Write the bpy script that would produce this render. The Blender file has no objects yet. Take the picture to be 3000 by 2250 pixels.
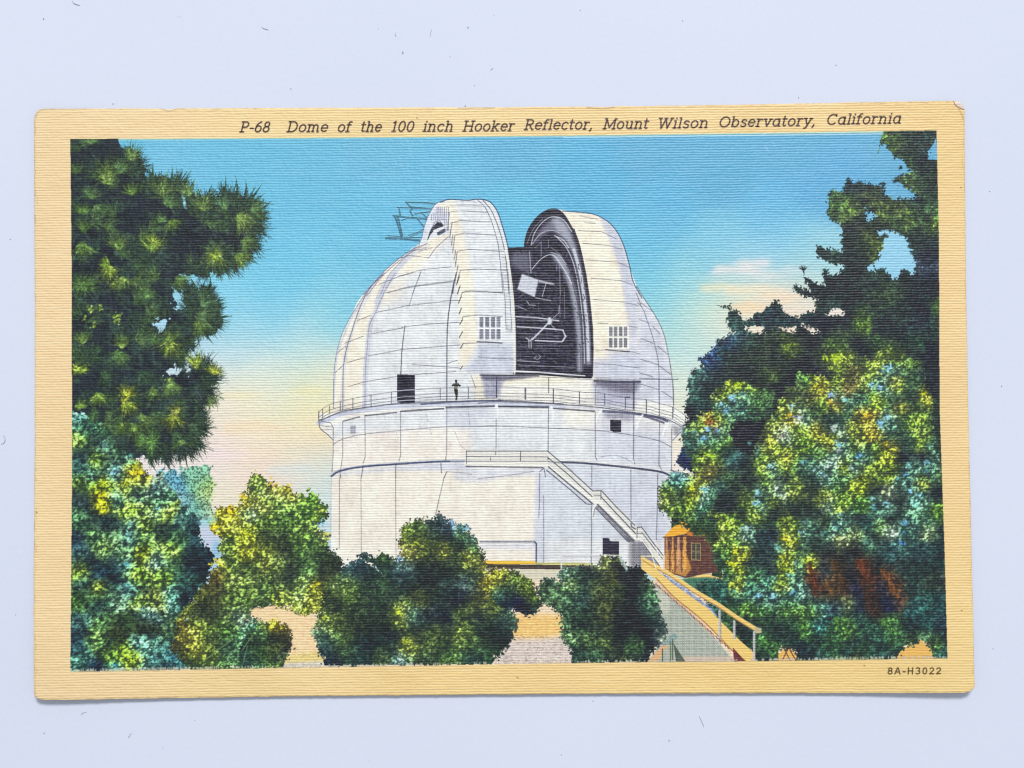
import bpy, math
import numpy as np
from mathutils import Matrix, Euler, Vector

scene = bpy.context.scene
# ---------------- camera: looks straight down at the card, fitted to its four corners ----------------
CAM = np.array([0.00192632, -0.00086538, 0.14942487]); ROT = (0.02073201, 0.00219477, -0.00828929); FPX = 35 / 36 * 3000
cd = bpy.data.cameras.new('camera'); cam = bpy.data.objects.new('camera', cd); scene.collection.objects.link(cam)
cd.lens = 35; cd.sensor_width = 36; cd.clip_start = .005; cd.clip_end = 50
cam.location = CAM; cam.rotation_mode = 'XYZ'; cam.rotation_euler = ROT
scene.camera = cam
RM3 = np.array(Euler(ROT, 'XYZ').to_matrix())
# ---------------- light: soft window light from beyond the card's top edge ----------------
wd = bpy.data.worlds.new('World'); scene.world = wd; wd.use_nodes = True
wd.node_tree.nodes['Background'].inputs[0].default_value = (.86, .92, 1.0, 1)
wd.node_tree.nodes['Background'].inputs[1].default_value = AMB = .50
def area(name, loc, size, size_y, power, col):
    ld = bpy.data.lights.new(name, 'AREA'); ld.shape = 'RECTANGLE'; ld.size = size; ld.size_y = size_y; ld.energy = power; ld.color = col
    lo = bpy.data.objects.new(name, ld); scene.collection.objects.link(lo)
    lo.location = loc; lo.rotation_euler = (-Vector(loc)).to_track_quat('-Z', 'Y').to_euler()
    return lo
area('window_light', (.35, 2.1, 2.0), 1.0, .6, 78., (.95, .97, 1.0))
scene.view_settings.view_transform = 'Standard'; scene.view_settings.look = 'None'; scene.view_settings.exposure = 0; scene.view_settings.gamma = 1
scene.render.engine = 'CYCLES'; scene.cycles.use_denoising = False
scene.cycles.filter_width = 1.2

def proj(x, y, z):                                # world point -> print units (3000 wide frame)
    P = np.stack([np.asarray(x, float) - CAM[0], np.asarray(y, float) - CAM[1], np.asarray(z, float) - CAM[2] + 0 * np.asarray(x, float)], -1) @ RM3
    return 1500 + FPX * P[..., 0] / -P[..., 2], 1125 - FPX * P[..., 1] / -P[..., 2]
def unproj(px, py, z=0.):
    px, py = np.asarray(px, float), np.asarray(py, float)
    d = np.stack([(px - 1500) / FPX, -(py - 1125) / FPX, -np.ones_like(px)], -1) @ RM3.T
    t = (np.asarray(z) - CAM[2]) / d[..., 2]
    return CAM[0] + d[..., 0] * t, CAM[1] + d[..., 1] * t
THICK = .00036
def lift(x, y):                                   # height of the card's face: nearly flat, corners curl up a little
    g = lambda cx, cy, a, r: a * np.exp(-((x - cx) ** 2 + (y - cy) ** 2) / (2 * r * r))
    return .00046 + g(-.070, -.0445, .00045, .011) + g(.070, -.0445, .0006, .010) + g(-.070, .0445, .0003, .010) + g(.070, .0445, .0003, .008) + .00012 * (y / .0445) ** 2 * (y < 0)
def on_card(px, py):
    z = .0005
    for _ in range(4):
        x, y = unproj(px, py, z); z = lift(x, y)
    return x, y
INKGAIN = np.array([1.03, 1.0, .94])
TABLE_A = (.66, .69, .79, 1); TABLE_B = (.70, .73, .82, 1)
# ---- PAINT BEGIN: the postcard's flat print, painted from code ----
X0, Y0, PW, PH = 80, 270, 2800, 1810          # the sheet that is painted, in print units
rng = np.random.default_rng(68)
IMG = np.zeros((PH, PW, 3), np.float32)
LAB = np.zeros((PH, PW), np.uint8)
V = {'A': (0, 0, 1.3562), 'Z1': (50, 270, .3617), 'Z2': (50, 800, .3617), 'F3': (50, 1400, .4219),
     'Z4': (850, 270, .3617), 'Z5': (850, 800, .3617), 'F6': (850, 1400, .4219), 'Z7': (1650, 270, .3617),
     'Z8': (1550, 800, .3616), 'R1': (2200, 270, .3616), 'P': (1650, 1350, .452), 'R3': (2150, 1350, .4521),
     'R4': (2150, 800, .3616), 'D': (1100, 560, .18083), 'E': (1480, 600, .3135), 'F': (900, 1080, .2712),
     'G': (1400, 1080, .2939), 'S': (1400, 1300, .27125), 'L': (200, 1150, .3617), 'Q': (1900, 950, .4069),
     'B': (1900, 1500, .4069), 'N': (0, 0, 1)}
LABELS = ['card', 'sky', 'building', 'shutter', 'opening', 'window', 'stairs', 'person', 'pine', 'leafy_left', 'yellow_bush',
          'dark_bush', 'low_bush', 'round_bush', 'path_bush', 'wall_tree', 'conifer', 'leafy_right', 'cabin', 'path', 'rail',
          'ground', 'caption', 'serial', 'scaffold', 'doorway', 'doorway2', 'shutter2', 'window2', 'window3', 'window4', 'window5', 'window6', 'gallery']
LI = {n: i for i, n in enumerate(LABELS)}

def T(v, pts):
    ox, oy, s = V[v]
    return [(ox + x * s, oy + y * s) for x, y in pts]

def C(*c):
    return np.array(c, np.float32) / 255.

def up(a, H, W):                                  # smooth resize of a small grid
    h, w = a.shape[:2]
    a = a.reshape(h, w, -1)
    yy = np.linspace(0, h - 1, H); y0 = np.minimum(yy.astype(int), h - 2); fy = (yy - y0)[:, None, None]; fy = fy * fy * (3 - 2 * fy)
    xx = np.linspace(0, w - 1, W); x0 = np.minimum(xx.astype(int), w - 2); fx = (xx - x0)[None, :, None]; fx = fx * fx * (3 - 2 * fx)
    r = (a[y0] * (1 - fy) + a[y0 + 1] * fy).astype(np.float32)
    r = r[:, x0] * (1 - fx) + r[:, x0 + 1] * fx
    return r.astype(np.float32)[..., 0] if r.shape[2] == 1 else r.astype(np.float32)

def vnoise(H, W, sx, sy=None):
    sy = sy or sx
    return up(rng.normal(0, 1, (int(H / sy) + 3, int(W / sx) + 3)), H, W)

def blur(a, r):
    r = int(r)
    if r < 1: return a
    for ax in (0, 1):
        for _ in range(2):
            p = [(0, 0)] * a.ndim; p[ax] = (r + 1, r)
            c = np.cumsum(np.pad(a, p, mode='edge'), axis=ax, dtype=np.float64)
            n = a.shape[ax]
            a = ((np.take(c, range(2 * r + 1, 2 * r + 1 + n), axis=ax) - np.take(c, range(0, n), axis=ax)) / (2 * r + 1)).astype(np.float32)
    return a

def polymask(pts, v='N'):                         # scanline fill of the whole sheet -> bool
    pts = np.array(T(v, pts)) - [X0, Y0]
    m = np.zeros((PH, PW), bool)
    x1, y1 = pts[:, 0], pts[:, 1]; x2, y2 = np.roll(x1, -1), np.roll(y1, -1)
    for y in range(max(0, int(y1.min())), min(PH, int(y1.max()) + 2)):
        yc = y + .5
        k = (y1 <= yc) != (y2 <= yc)
        if not k.any(): continue
        xs = np.sort(x1[k] + (yc - y1[k]) / (y2[k] - y1[k]) * (x2[k] - x1[k]))
        for a, b in zip(xs[::2], xs[1::2]):
            a, b = max(0, int(round(a))), min(PW, int(round(b)))
            if b > a: m[y, a:b] = True
    return m

PIC = polymask([(206, 407), (850, 404), (1650, 397), (2743, 382), (2750, 700), (2752, 1200), (2766, 1600), (2775, 1929), (2300, 1936),
                (1650, 1943), (850, 1957), (206, 1968), (211, 1400), (210, 800)])

EB = PIC & ~(blur(PIC.astype(np.float32), 11) > .999)     # a band just inside the picture's edge

def box(m):
    ys = np.flatnonzero(m.any(1)); xs = np.flatnonzero(m.any(0))
    return slice(ys[0], ys[-1] + 1), slice(xs[0], xs[-1] + 1)

def fill(pts, col, v='N', a=1., soft=0, lab=None, inside=None):
    m = polymask(pts, v) & (PIC if inside is None else inside)
    if not m.any(): return m
    ys, xs = box(m)
    ys = slice(max(0, ys.start - 2 * soft), ys.stop + 2 * soft); xs = slice(max(0, xs.start - 2 * soft), xs.stop + 2 * soft)
    w = m[ys, xs].astype(np.float32)
    if soft: w = blur(w, soft) * (PIC if inside is None else inside)[ys, xs]
    w = (w * a)[..., None]
    IMG[ys, xs] = IMG[ys, xs] * (1 - w) + np.asarray(col, np.float32) * w
    if lab: LAB[ys, xs][m[ys, xs]] = LI[lab]
    return m

def smooth(pts, n=6):                             # Catmull-Rom through the points
    p = np.array(pts, float)
    if len(p) < 3: return p
    q = np.vstack([2 * p[0] - p[1], p, 2 * p[-1] - p[-2]])
    out = []
    for i in range(1, len(q) - 2):
        for t in np.arange(n) / n:
            out.append(.5 * ((2 * q[i]) + (q[i + 1] - q[i - 1]) * t + (2 * q[i - 1] - 5 * q[i] + 4 * q[i + 1] - q[i + 2]) * t * t
                             + (3 * q[i] - q[i - 1] - 3 * q[i + 1] + q[i + 2]) * t ** 3))
    out.append(q[-2])
    return np.array(out)

def cover(pts, w, pad=3):
    p = np.array(pts, float) - [X0, Y0]
    x0, y0 = np.maximum(0, np.floor(p.min(0) - w - pad)).astype(int)
    x1, y1 = np.ceil(p.max(0) + w + pad).astype(int)
    x1, y1 = min(PW, x1), min(PH, y1)
    if x1 <= x0 or y1 <= y0: return None
    c = np.zeros((y1 - y0, x1 - x0), np.float32)
    for (ax, ay), (bx, by) in zip(p[:-1], p[1:]):
        sx0, sx1 = max(x0, int(min(ax, bx) - w - 2)), min(x1, int(max(ax, bx) + w + 3))
        sy0, sy1 = max(y0, int(min(ay, by) - w - 2)), min(y1, int(max(ay, by) + w + 3))
        if sx1 <= sx0 or sy1 <= sy0: continue
        X, Y = np.meshgrid(np.arange(sx0, sx1) + .5, np.arange(sy0, sy1) + .5)
        dx, dy = bx - ax, by - ay; L = dx * dx + dy * dy + 1e-9
        t = np.clip(((X - ax) * dx + (Y - ay) * dy) / L, 0, 1)
        d = np.hypot(X - ax - t * dx, Y - ay - t * dy)
        s = c[sy0 - y0:sy1 - y0, sx0 - x0:sx1 - x0]
        np.maximum(s, np.clip(w / 2 - d + .5, 0, 1), out=s)
    return x0, y0, x1, y1, c

INK = C(52, 52, 66)
def line(pts, w=2.2, col=None, v='N', a=.88, sm=False, dots=0, lab=None, inside=None):
    p = T(v, pts)
    if sm: p = smooth(p)
    if len(p) > 2 or True:                        # subdivide long segments so that their boxes stay small
        q = [np.array(p[0], float)]
        for b in p[1:]:
            b = np.array(b, float); n = max(1, int(np.hypot(*(b - q[-1])) / 60)); s = q[-1]
            q += [s + (b - s) * k / n for k in range(1, n + 1)]
        p = q
    r = cover(p, w * 1.12 if col is None else w)
    if r is None: return
    x0, y0, x1, y1, c = r
    if dots:
        X, Y = np.meshgrid(np.arange(x0, x1), np.arange(y0, y1))
        c = c * np.clip(.62 + dots * np.sin(X * 1.15 + Y * .35) * np.cos(Y * 1.1 - X * .3), 0, 1)
    if inside is None: c = c * PIC[y0:y1, x0:x1]
    elif inside is not True: c = c * inside[y0:y1, x0:x1]
    c = (c * a)[..., None]
    IMG[y0:y1, x0:x1] = IMG[y0:y1, x0:x1] * (1 - c) + (INK if col is None else np.asarray(col, np.float32)) * c
    if lab: LAB[y0:y1, x0:x1][c[..., 0] > .3] = LI[lab]

def rbf(pts, sig, v=None):                        # smooth colour field through control points
    g = 16
    gy, gx = np.mgrid[0:PH // g + 2, 0:PW // g + 2] * g
    num = np.zeros(gy.shape + (3,)); den = np.zeros(gy.shape)
    for x, y, c in pts:
        d2 = (gx + X0 - x) ** 2 + (gy + Y0 - y) ** 2
        w = np.exp(-d2 / (2 * sig * sig)) + 1e-5 / (1 + d2 / 1e4)
        num += w[..., None] * np.array(c) / 255.; den += w
    return up((num / den[..., None]).astype(np.float32), (PH // g + 2) * g, (PW // g + 2) * g)[:PH, :PW]

def ctl(v, rows):
    out = []
    for r in rows:
        (x, y), = T(v, [(r[0], r[1])])
        out.append((x, y, r[2]))
    return out

def dabs(xs, ys, cols, a, b, ang, clip=None):
    if len(xs) == 0: return
    K = int(np.max(a)) + 1
    o = np.arange(-K, K + 1); ox, oy = np.meshgrid(o, o); ox, oy = ox.ravel(), oy.ravel()
    n = len(xs)
    a = np.broadcast_to(a, n); b = np.broadcast_to(b, n); ang = np.broadcast_to(ang, n)
    for s in range(0, n, 4000):
        sl = slice(s, s + 4000)
        ca, sa = np.cos(ang[sl])[:, None], np.sin(ang[sl])[:, None]
        u = (ox * ca + oy * sa) / a[sl][:, None]; w = (-ox * sa + oy * ca) / b[sl][:, None]
        px = xs[sl][:, None].astype(int) + ox; py = ys[sl][:, None].astype(int) + oy
        ok = (u * u + w * w < 1) & (px >= 0) & (px < PW) & (py >= 0) & (py < PH)
        cc = np.broadcast_to(cols[sl][:, None, :], ok.shape + (3,))[ok]
        px, py = px[ok], py[ok]
        if clip is not None:
            k = clip[py, px]; px, py, cc = px[k], py[k], cc[k]
        IMG[py, px] = cc

def ragged(m, amp, sc):
    ys, xs = box(m)
    p = int(amp * 3)
    ys = slice(max(0, ys.start - p), min(PH, ys.stop + p)); xs = slice(max(0, xs.start - p), min(PW, xs.stop + p))
    h, w = ys.stop - ys.start, xs.stop - xs.start
    Y, X = np.mgrid[ys, xs]
    dy = vnoise(h, w, sc) * amp + vnoise(h, w, sc / 2.2) * amp * .8 + vnoise(h, w, 4) * amp * .4
    dx = vnoise(h, w, sc) * amp + vnoise(h, w, sc / 2.2) * amp * .8 + vnoise(h, w, 4) * amp * .4
    o = np.zeros_like(m)
    o[ys, xs] = m[np.clip(Y + dy, 0, PH - 1).astype(int), np.clip(X + dx, 0, PW - 1).astype(int)]
    return (o | (m & EB)) & PIC

def speck(rows, k=.6, base=(84, 118, 82), r=8):     # pale and blue spots are small: thin them out of the field, dab them on later
    a, b = [], []
    for x, y, c in rows:
        if c[2] > .93 * c[1] and max(c) > 120:
            a.append((x, y, tuple(k * q + (1 - k) * p for p, q in zip(c, base)))); b.append((x, y, r, c))
        else: a.append((x, y, c))
    return a, b

def foliage(m, pts, lab, sig=38, dens=1., a=(4, 8), thin=.55, edge=7, esc=22, dark=.34, gain=1.42, slope=None, tint=.16, jit=14,
            clump=26, navy=(22, 28, 38), hue=1., sat=.86, key=.24, fr=1.):
    m = ragged(m, edge, esc)
    ys, xs = box(m); h, w = ys.stop - ys.start, xs.stop - xs.start
    F = rbf(pts, sig)
    nz = np.zeros((PH, PW), np.float32)
    nz[ys, xs] = vnoise(h, w, clump, clump * .8) * .75 + vnoise(h, w, clump * .42) * .65
    base = F * dark * .8 + C(*navy) * .5
    k = np.clip(nz * .5 + .35, 0, 1)[..., None]
    base = base * (1 - k * .55) + F * .62 * k * .55
    IMG[m] = base[m]; LAB[m] = LI[lab]
    py, px = np.nonzero(m)
    n = int(len(py) / 24 * dens)
    i = rng.integers(0, len(py), n)
    x, y = px[i] + rng.normal(0, 2.0, n), py[i] + rng.normal(0, 2.0, n)
    t = nz[py[i], px[i]] + rng.normal(0, .55, n)
    keep = t > -.25
    x, y, t, i = x[keep], y[keep], t[keep], i[keep]; n = len(x)
    jx = np.clip(px[i] + rng.normal(0, jit, n), 0, PW - 1).astype(int); jy = np.clip(py[i] + rng.normal(0, jit, n), 0, PH - 1).astype(int)
    inside = m[jy, jx]
    jx = np.where(inside, jx, px[i]); jy = np.where(inside, jy, py[i])
    col = F[jy, jx]
    br = gain * (.66 + .24 * np.clip(t + .3, 0, 1.8)) * rng.uniform(.86, 1.14, n)
    ch = rng.normal(0, tint * .55, (n, 1)) * np.array([[1., .35, -1.0]]) * col.mean(1, keepdims=True) * hue
    col = np.clip(col * br[:, None] + ch, .03, .97)
    o = np.argsort(t + rng.normal(0, .5, n))
    ang = rng.normal(0 if slope is None else slope, 1.1 if slope is None else .45, n)
    al = rng.uniform(a[0], a[1], n) * .78
    dabs(x[o], y[o], col[o].astype(np.float32), al, np.maximum(1.6, al * rng.uniform(thin * .7, thin * 1.2, n)), ang, clip=PIC)
    nd = n // 4                                   # dark nicks between the leaves
    i = rng.integers(0, len(py), nd)
    dk = F[py[i], px[i]] * .3 + C(*navy) * .55
    kk = nz[py[i], px[i]] + rng.normal(0, .8, nd) < .35
    dabs(px[i][kk], py[i][kk], dk[kk].astype(np.float32), rng.uniform(1.6, 4.2, kk.sum()), rng.uniform(1.3, 2.4, kk.sum()), rng.normal(0, 1.2, kk.sum()), clip=m)
    # tints are flat and soft, the black key plate carries the leaves: keep the field's hue, the dabs' light and dark
    Fs = F[ys, xs]; g = Fs.mean(2, keepdims=True); Ft = g + (Fs - g) * sat
    sub = IMG[ys, xs]; r = sub.mean(2, keepdims=True) / (g + .02)
    r = np.clip(.53 + (r - .5) * 1.0, .1, 1.6)
    fine = vnoise(h, w, 4, 3) * key + vnoise(h, w, 9, 6) * key
    r = np.clip(r * (1 + np.clip(fine, -.75, .7)[..., None]) + .0, .1, 1.6)
    r = r * (1.0 + .22 * np.clip((g - .26) * 3, 0, 1)) * (1 + .16 * vnoise(h, w, 16, 12)[..., None])
    out = np.clip(Ft * r, 0, .96) * .78 + sub * .22 + C(10, 12, 20) * np.clip(1 - r, 0, 1)
    mm = m[ys, xs]; sub[mm] = out[mm]
    if fr: fringe(m, lab, int(fr * np.hypot(h, w) * 1.1), 4)
    return m

def fringe(m, lab, n, out=7, spike=0, col=(36, 48, 46)):
    """loose leaves, or spikes of needles, that break up the outline of a crown"""
    b = blur(m.astype(np.float32), 6)
    gy_, gx_ = np.gradient(b)
    e = (b > .35) & (b < .65) & PIC & ~EB
    py, px = np.nonzero(e)
    if not len(py): return
    i = rng.integers(0, len(py), n)
    dx, dy = -gx_[py[i], px[i]], -gy_[py[i], px[i]]; L = np.hypot(dx, dy) + 1e-6; dx, dy = dx / L, dy / L
    if spike:
        for k in range(n):
            a = math.degrees(math.atan2(-dy[k] - .5, dx[k])) + rng.normal(0, 22)
            needles('N', [(px[i[k]] + X0 - dx[k] * 4, py[i[k]] + Y0 - dy[k] * 4, spike * rng.uniform(.6, 1.3), a, 26, col, 9)], 2, lab)
        return
    t = rng.exponential(out * .55, n)
    x = px[i] + dx * t + rng.normal(0, 2, n); y = py[i] + dy * t + rng.normal(0, 2, n)
    sx = np.clip(px[i] - dx * 9, 0, PW - 1).astype(int); sy = np.clip(py[i] - dy * 9, 0, PH - 1).astype(int)
    c = IMG[sy, sx] * rng.uniform(.7, 1.1, (n, 1))
    dabs(x, y, c.astype(np.float32), rng.uniform(1.8, 4.4, n), rng.uniform(1.3, 2.6, n), rng.normal(-.5, .9, n), clip=PIC)

def blobs(v, rows, clip=None, n=26):              # loose clusters of leaf dabs in a colour of their own
    for r in rows:
        (x, y), = T(v, [(r[0], r[1])])
        rad = r[2]; c = C(*r[3]); k = max(6, int(n * rad * rad / 300))
        q = rng.normal(0, .5, (k, 2)) * rad
        cols = np.clip(c * rng.uniform(.78, 1.15, (k, 1)), 0, .99)
        cols[rng.random(k) < .16] *= .45
        dabs(x - X0 + q[:, 0], y - Y0 + q[:, 1] * .8, cols.astype(np.float32), rng.uniform(2.4, 5.5, k), rng.uniform(1.6, 3.2, k), rng.normal(0, .9, k),
             clip=PIC if clip is None else clip)

def needles(v, rows, wide=2, lab=None):
    """rows: x, y, radius, direction (deg, 0 = right, 90 = up), spread (deg), colour, count"""
    for x, y, rad, d, sp, col, cnt in rows:
        (x, y), = T(v, [(x, y)])
        n = int(cnt)
        th = np.radians(d + rng.uniform(-sp, sp, n)); L = rad * rng.uniform(.45, 1.05, n)
        bend = rng.normal(0, .22, n)
        c = np.clip(C(*col) * rng.uniform(.62, 1.25, (n, 1)), 0, 1)
        sx = x + rng.normal(0, rad * .07, n); sy = y + rng.normal(0, rad * .07, n)
        S = int(rad * 1.1) + 4
        t = np.linspace(0.02, 1, S)[None, :]
        a = th[:, None] + bend[:, None] * t
        px = sx[:, None] + np.cos(a) * L[:, None] * t - X0; py = sy[:, None] - np.sin(a) * L[:, None] * t - Y0
        for k in range(wide + 1):
            ww = (1 - t) * 1.6 * k / max(1, wide)
            if k > 1: m = np.broadcast_to(t < .55, px.shape)
            else: m = np.ones(px.shape, bool)
            ix = (px + ww * np.sin(a)).astype(int); iy = (py + ww * np.cos(a)).astype(int)
            ok = m & (ix >= 0) & (ix < PW) & (iy >= 0) & (iy < PH)
            ok[ok] &= PIC[iy[ok], ix[ok]]
            f = (1.05 - .25 * np.abs(t - .45))[..., None]
            IMG[iy[ok], ix[ok]] = (c[:, None, :] * f)[ok]
            if lab: LAB[iy[ok], ix[ok]] = LI[lab]
# card stock colour: cream yellow, a little deeper towards the foot
IMG[:] = rbf([(100, 320, (239, 212, 166)), (1000, 340, (237, 210, 155)), (2000, 330, (237, 207, 150)), (2800, 320, (236, 205, 146)), (150, 900, (241, 213, 168)),
              (150, 1500, (239, 211, 163)), (110, 2040, (239, 213, 168)), (700, 2000, (237, 209, 154)), (1500, 1990, (237, 207, 146)), (2300, 1985, (237, 207, 142)),
              (2830, 2000, (237, 209, 146)), (2800, 1000, (239, 209, 156)), (2810, 1500, (238, 207, 151)), (1500, 1000, (237, 209, 158))], 260)

# ---------------- sky ----------------
IMGs = rbf([
    (300, 420, (109, 187, 220)), (700, 420, (111, 189, 222)), (1100, 420, (113, 185, 218)), (1500, 420, (103, 177, 214)), (1900, 410, (101, 174, 212)), (2300, 400, (103, 174, 212)), (2650, 400, (105, 174, 212)),
    (500, 500, (117, 191, 224)), (900, 500, (111, 187, 220)), (1300, 520, (109, 185, 220)), (1700, 520, (97, 177, 216)), (2100, 520, (101, 174, 212)), (2400, 540, (103, 174, 216)),
    (800, 620, (113, 191, 224)), (1100, 640, (111, 189, 224)), (1500, 650, (105, 187, 222)), (1950, 620, (101, 179, 218)), (2250, 640, (105, 181, 222)), (2600, 800, (150, 205, 232)),
    (850, 760, (117, 197, 228)), (1050, 740, (117, 193, 224)), (1900, 720, (109, 187, 220)), (2060, 720, (125, 195, 222)), (2250, 720, (131, 199, 226)), (2370, 760, (150, 206, 222)),
    (780, 860, (123, 201, 230)), (1000, 840, (129, 201, 226)), (2000, 800, (145, 205, 220)), (1900, 830, (117, 195, 222)), (2150, 790, (168, 208, 224)), (2230, 770, (170, 210, 228)), (2150, 720, (127, 195, 222)), (2080, 760, (133, 199, 222)), (2300, 720, (137, 199, 224)), (2350, 800, (180, 214, 214)),
    (640, 900, (131, 205, 232)), (800, 940, (145, 207, 230)), (960, 930, (147, 209, 226)), (1900, 880, (151, 209, 220)), (2030, 860, (170, 216, 218)), (2130, 850, (206, 222, 206)), (2250, 850, (222, 222, 206)), (2350, 870, (222, 222, 210)),
    (1960, 950, (170, 214, 218)), (2060, 920, (206, 224, 206)), (2180, 900, (240, 222, 188)), (2280, 910, (240, 214, 188)), (2120, 960, (214, 222, 208)), (2350, 930, (240, 218, 198)),
    (560, 1000, (186, 216, 234)), (700, 1010, (186, 220, 230)), (880, 1010, (184, 220, 226)), (700, 950, (152, 210, 230)), (580, 950, (150, 206, 230)), (2010, 1020, (182, 218, 218)), (2100, 1020, (196, 222, 220)),
    (620, 1070, (208, 224, 228)), (760, 1070, (214, 228, 224)), (920, 1070, (206, 224, 220)), (2010, 1090, (206, 224, 216)), (2050, 1110, (210, 226, 218)),
    (620, 1130, (230, 230, 222)), (720, 1150, (234, 230, 200)), (800, 1130, (222, 230, 214)), (900, 1140, (232, 230, 192)), (960, 1120, (228, 228, 196)), (2010, 1150, (222, 226, 208)),
    (640, 1210, (234, 224, 204)), (740, 1210, (240, 230, 202)), (830, 1230, (230, 228, 194)), (930, 1220, (240, 228, 186)), (2010, 1230, (230, 224, 204)), (1990, 1370, (238, 228, 218)),
    (620, 1280, (240, 224, 216)), (740, 1290, (242, 224, 202)), (850, 1290, (242, 224, 196)), (940, 1290, (240, 220, 186)), (640, 1340, (236, 222, 220)), (760, 1350, (242, 220, 202)), (870, 1350, (226, 222, 206)), (950, 1360, (208, 222, 222)),
    (520, 1360, (232, 224, 222)), (660, 1420, (230, 224, 208)), (740, 1400, (236, 218, 204)), (850, 1410, (226, 220, 212)), (930, 1420, (208, 222, 216)), (640, 1480, (234, 226, 196)), (960, 1480, (204, 222, 224)), (600, 1560, (212, 216, 224)), (640, 1600, (150, 200, 226)), (940, 1560, (190, 214, 222)),
    (2230, 970, (236, 222, 212)), (2400, 960, (236, 226, 220))], 52)
IMG[PIC] = IMGs[PIC]; LAB[PIC] = LI['sky']
# painterly streaks and halftone in the sky
st = vnoise(PH, PW, 70, 5) * .008 + vnoise(PH, PW, 5, 3) * .012
IMG += (st * PIC)[..., None] * np.array([1.3, .8, .6], np.float32)
for x, y, w_, h_, c, a in ((2150, 790, 75, 9, (236, 226, 222), .75), (2210, 772, 55, 8, (240, 228, 226), .7), (2100, 842, 60, 8, (236, 226, 190), .7), (2200, 848, 90, 9, (240, 226, 196), .7), (2240, 806, 60, 7, (226, 226, 224), .6), (2140, 815, 70, 6, (206, 222, 214), .5), (2290, 870, 70, 10, (242, 218, 190), .7), (2190, 900, 60, 10, (242, 214, 176), .7), (2330, 790, 40, 8, (206, 220, 226), .6),
                       (700, 1160, 60, 8, (238, 228, 186), .5), (905, 1145, 55, 8, (236, 230, 180), .5), (730, 1250, 90, 12, (244, 220, 184), .5), (660, 1330, 60, 10, (238, 222, 222), .5), (860, 1375, 70, 10, (214, 224, 224), .6)):
    k = [(x + w_ * math.cos(t_) * (1 + .25 * math.sin(3 * t_ + x)), y + h_ * 1.6 * math.sin(t_) * (1 + .3 * math.sin(4 * t_ + y))) for t_ in np.linspace(0, 6.2, 18)]
    fill(k, C(*c), a=a, soft=7)
# pale misregistered rim under the caption
line([(215, 408), (850, 403), (1650, 396.5), (2590, 385)], 7, C(196, 218, 186), a=.8)
line([(1650, 403), (2590, 392)], 3, C(228, 236, 232), a=.55)
# blue-green overprint specks beyond the leaves on the left
# ---------------- building ----------------
WHT = C(243, 240, 232); CRM = C(245, 236, 218); GRY = C(228, 232, 236); LAV = C(208, 212, 226); PNK = C(243, 234, 224); DKC = C(38, 36, 50)
dome_l = smooth([(1238, 706), (1211, 727), (1175, 753), (1150, 773), (1125, 794), (1089, 834), (1063, 863), (1045, 889), (1024, 934), (1005, 970), (993, 1007), (984, 1046), (978, 1089), (976, 1125), (975, 1183)])
body = [tuple(p) for p in dome_l] + [(975, 1210)] + T('Z5', [(232, 1135), (232, 1195), (250, 1270), (300, 1310), (342, 1360), (345, 1500), (335, 1640)]) + \
    [(972, 1400), (969, 1500), (970, 1660), (1990, 1660), (1965, 1544), (1966, 1500), (1972, 1403)] + \
    T('Z8', [(1165, 1620), (1155, 1560), (1150, 1380), (1170, 1350), (1240, 1310), (1270, 1275), (1268, 1150), (1165, 1075), (1168, 1000), (1160, 850), (1140, 720), (1120, 620), (1095, 510), (1050, 400), (1000, 310), (930, 210), (870, 110), (830, 0)]) + \
    [(1840, 790), (1700, 742), (1480, 742), (1400, 725), (1330, 680), (1290, 690)]
BM = fill(body, WHT, lab='building')
def bf(v, pts, col, a=1., soft=0, lab=None): return fill(pts, col, v, a, soft, lab, inside=BM)
# dome skin tints left of the shutter
bf('N', [tuple(p) for p in dome_l] + [(975, 1210), (1060, 1215), (1065, 1050), (1090, 930), (1160, 840), (1320, 700)], CRM, .8, 5)
bf('Z4', [(1280, 1180), (1150, 1330), (1060, 1440), (1000, 1600), (960, 1700), (1300, 1700), (1340, 1300)], GRY, 1, 9)
bf('Z5', [(820, 0), (760, 150), (700, 320), (650, 480), (620, 650), (610, 880), (605, 1110), (860, 1070), (1300, 1040), (1560, 1030), (1540, 810), (1350, 780), (1340, 0)], GRY, .95, 7)
bf('Z5', [(960, 0), (900, 200), (700, 300), (720, 180), (800, 60)], CRM, .6, 10)
for pts, w, a in (([(1000, 1275), (920, 1370), (850, 1450), (780, 1540), (740, 1610), (700, 1700)], 16, .75), ([(1170, 1210), (1040, 1290), (930, 1380), (800, 1500)], 9, .4)):
    line(pts, w, LAV, 'Z4', a, True)
line([(850, 0), (760, 130), (700, 290), (655, 400), (635, 520), (618, 700), (606, 900), (604, 1090)], 15, LAV, 'Z5', .8, True)
line([(700, 60), (600, 240), (520, 420), (460, 600), (432, 800), (420, 1100)], 12, LAV, 'Z5', .45, True)
line([(760, 0), (650, 110), (560, 260), (480, 400), (400, 600), (368, 750), (350, 1040)], 6, LAV, 'Z5', .8, True)
# drum upper band (between gallery and belt)
bf('Z5', [(345, 1230), (600, 1160), (900, 1110), (1260, 1085), (1680, 1080), (2210, 1100), (2210, 1500), (1470, 1460), (900, 1390), (600, 1400), (345, 1400)], GRY, .95, 8)
bf('Z5', [(345, 1340), (600, 1290), (900, 1270), (1260, 1250), (1450, 1270), (1470, 1500), (900, 1530), (560, 1560), (345, 1600)], PNK, .9, 8)
bf('Z5', [(1270, 1090), (1660, 1080), (1640, 1230), (1270, 1240)], LAV, .7, 12)
bf('Z5', [(1460, 830), (2300, 830), (2300, 900), (1650, 900), (1600, 1030), (1500, 1030)], C(238, 232, 214), .9, 4)
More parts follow.
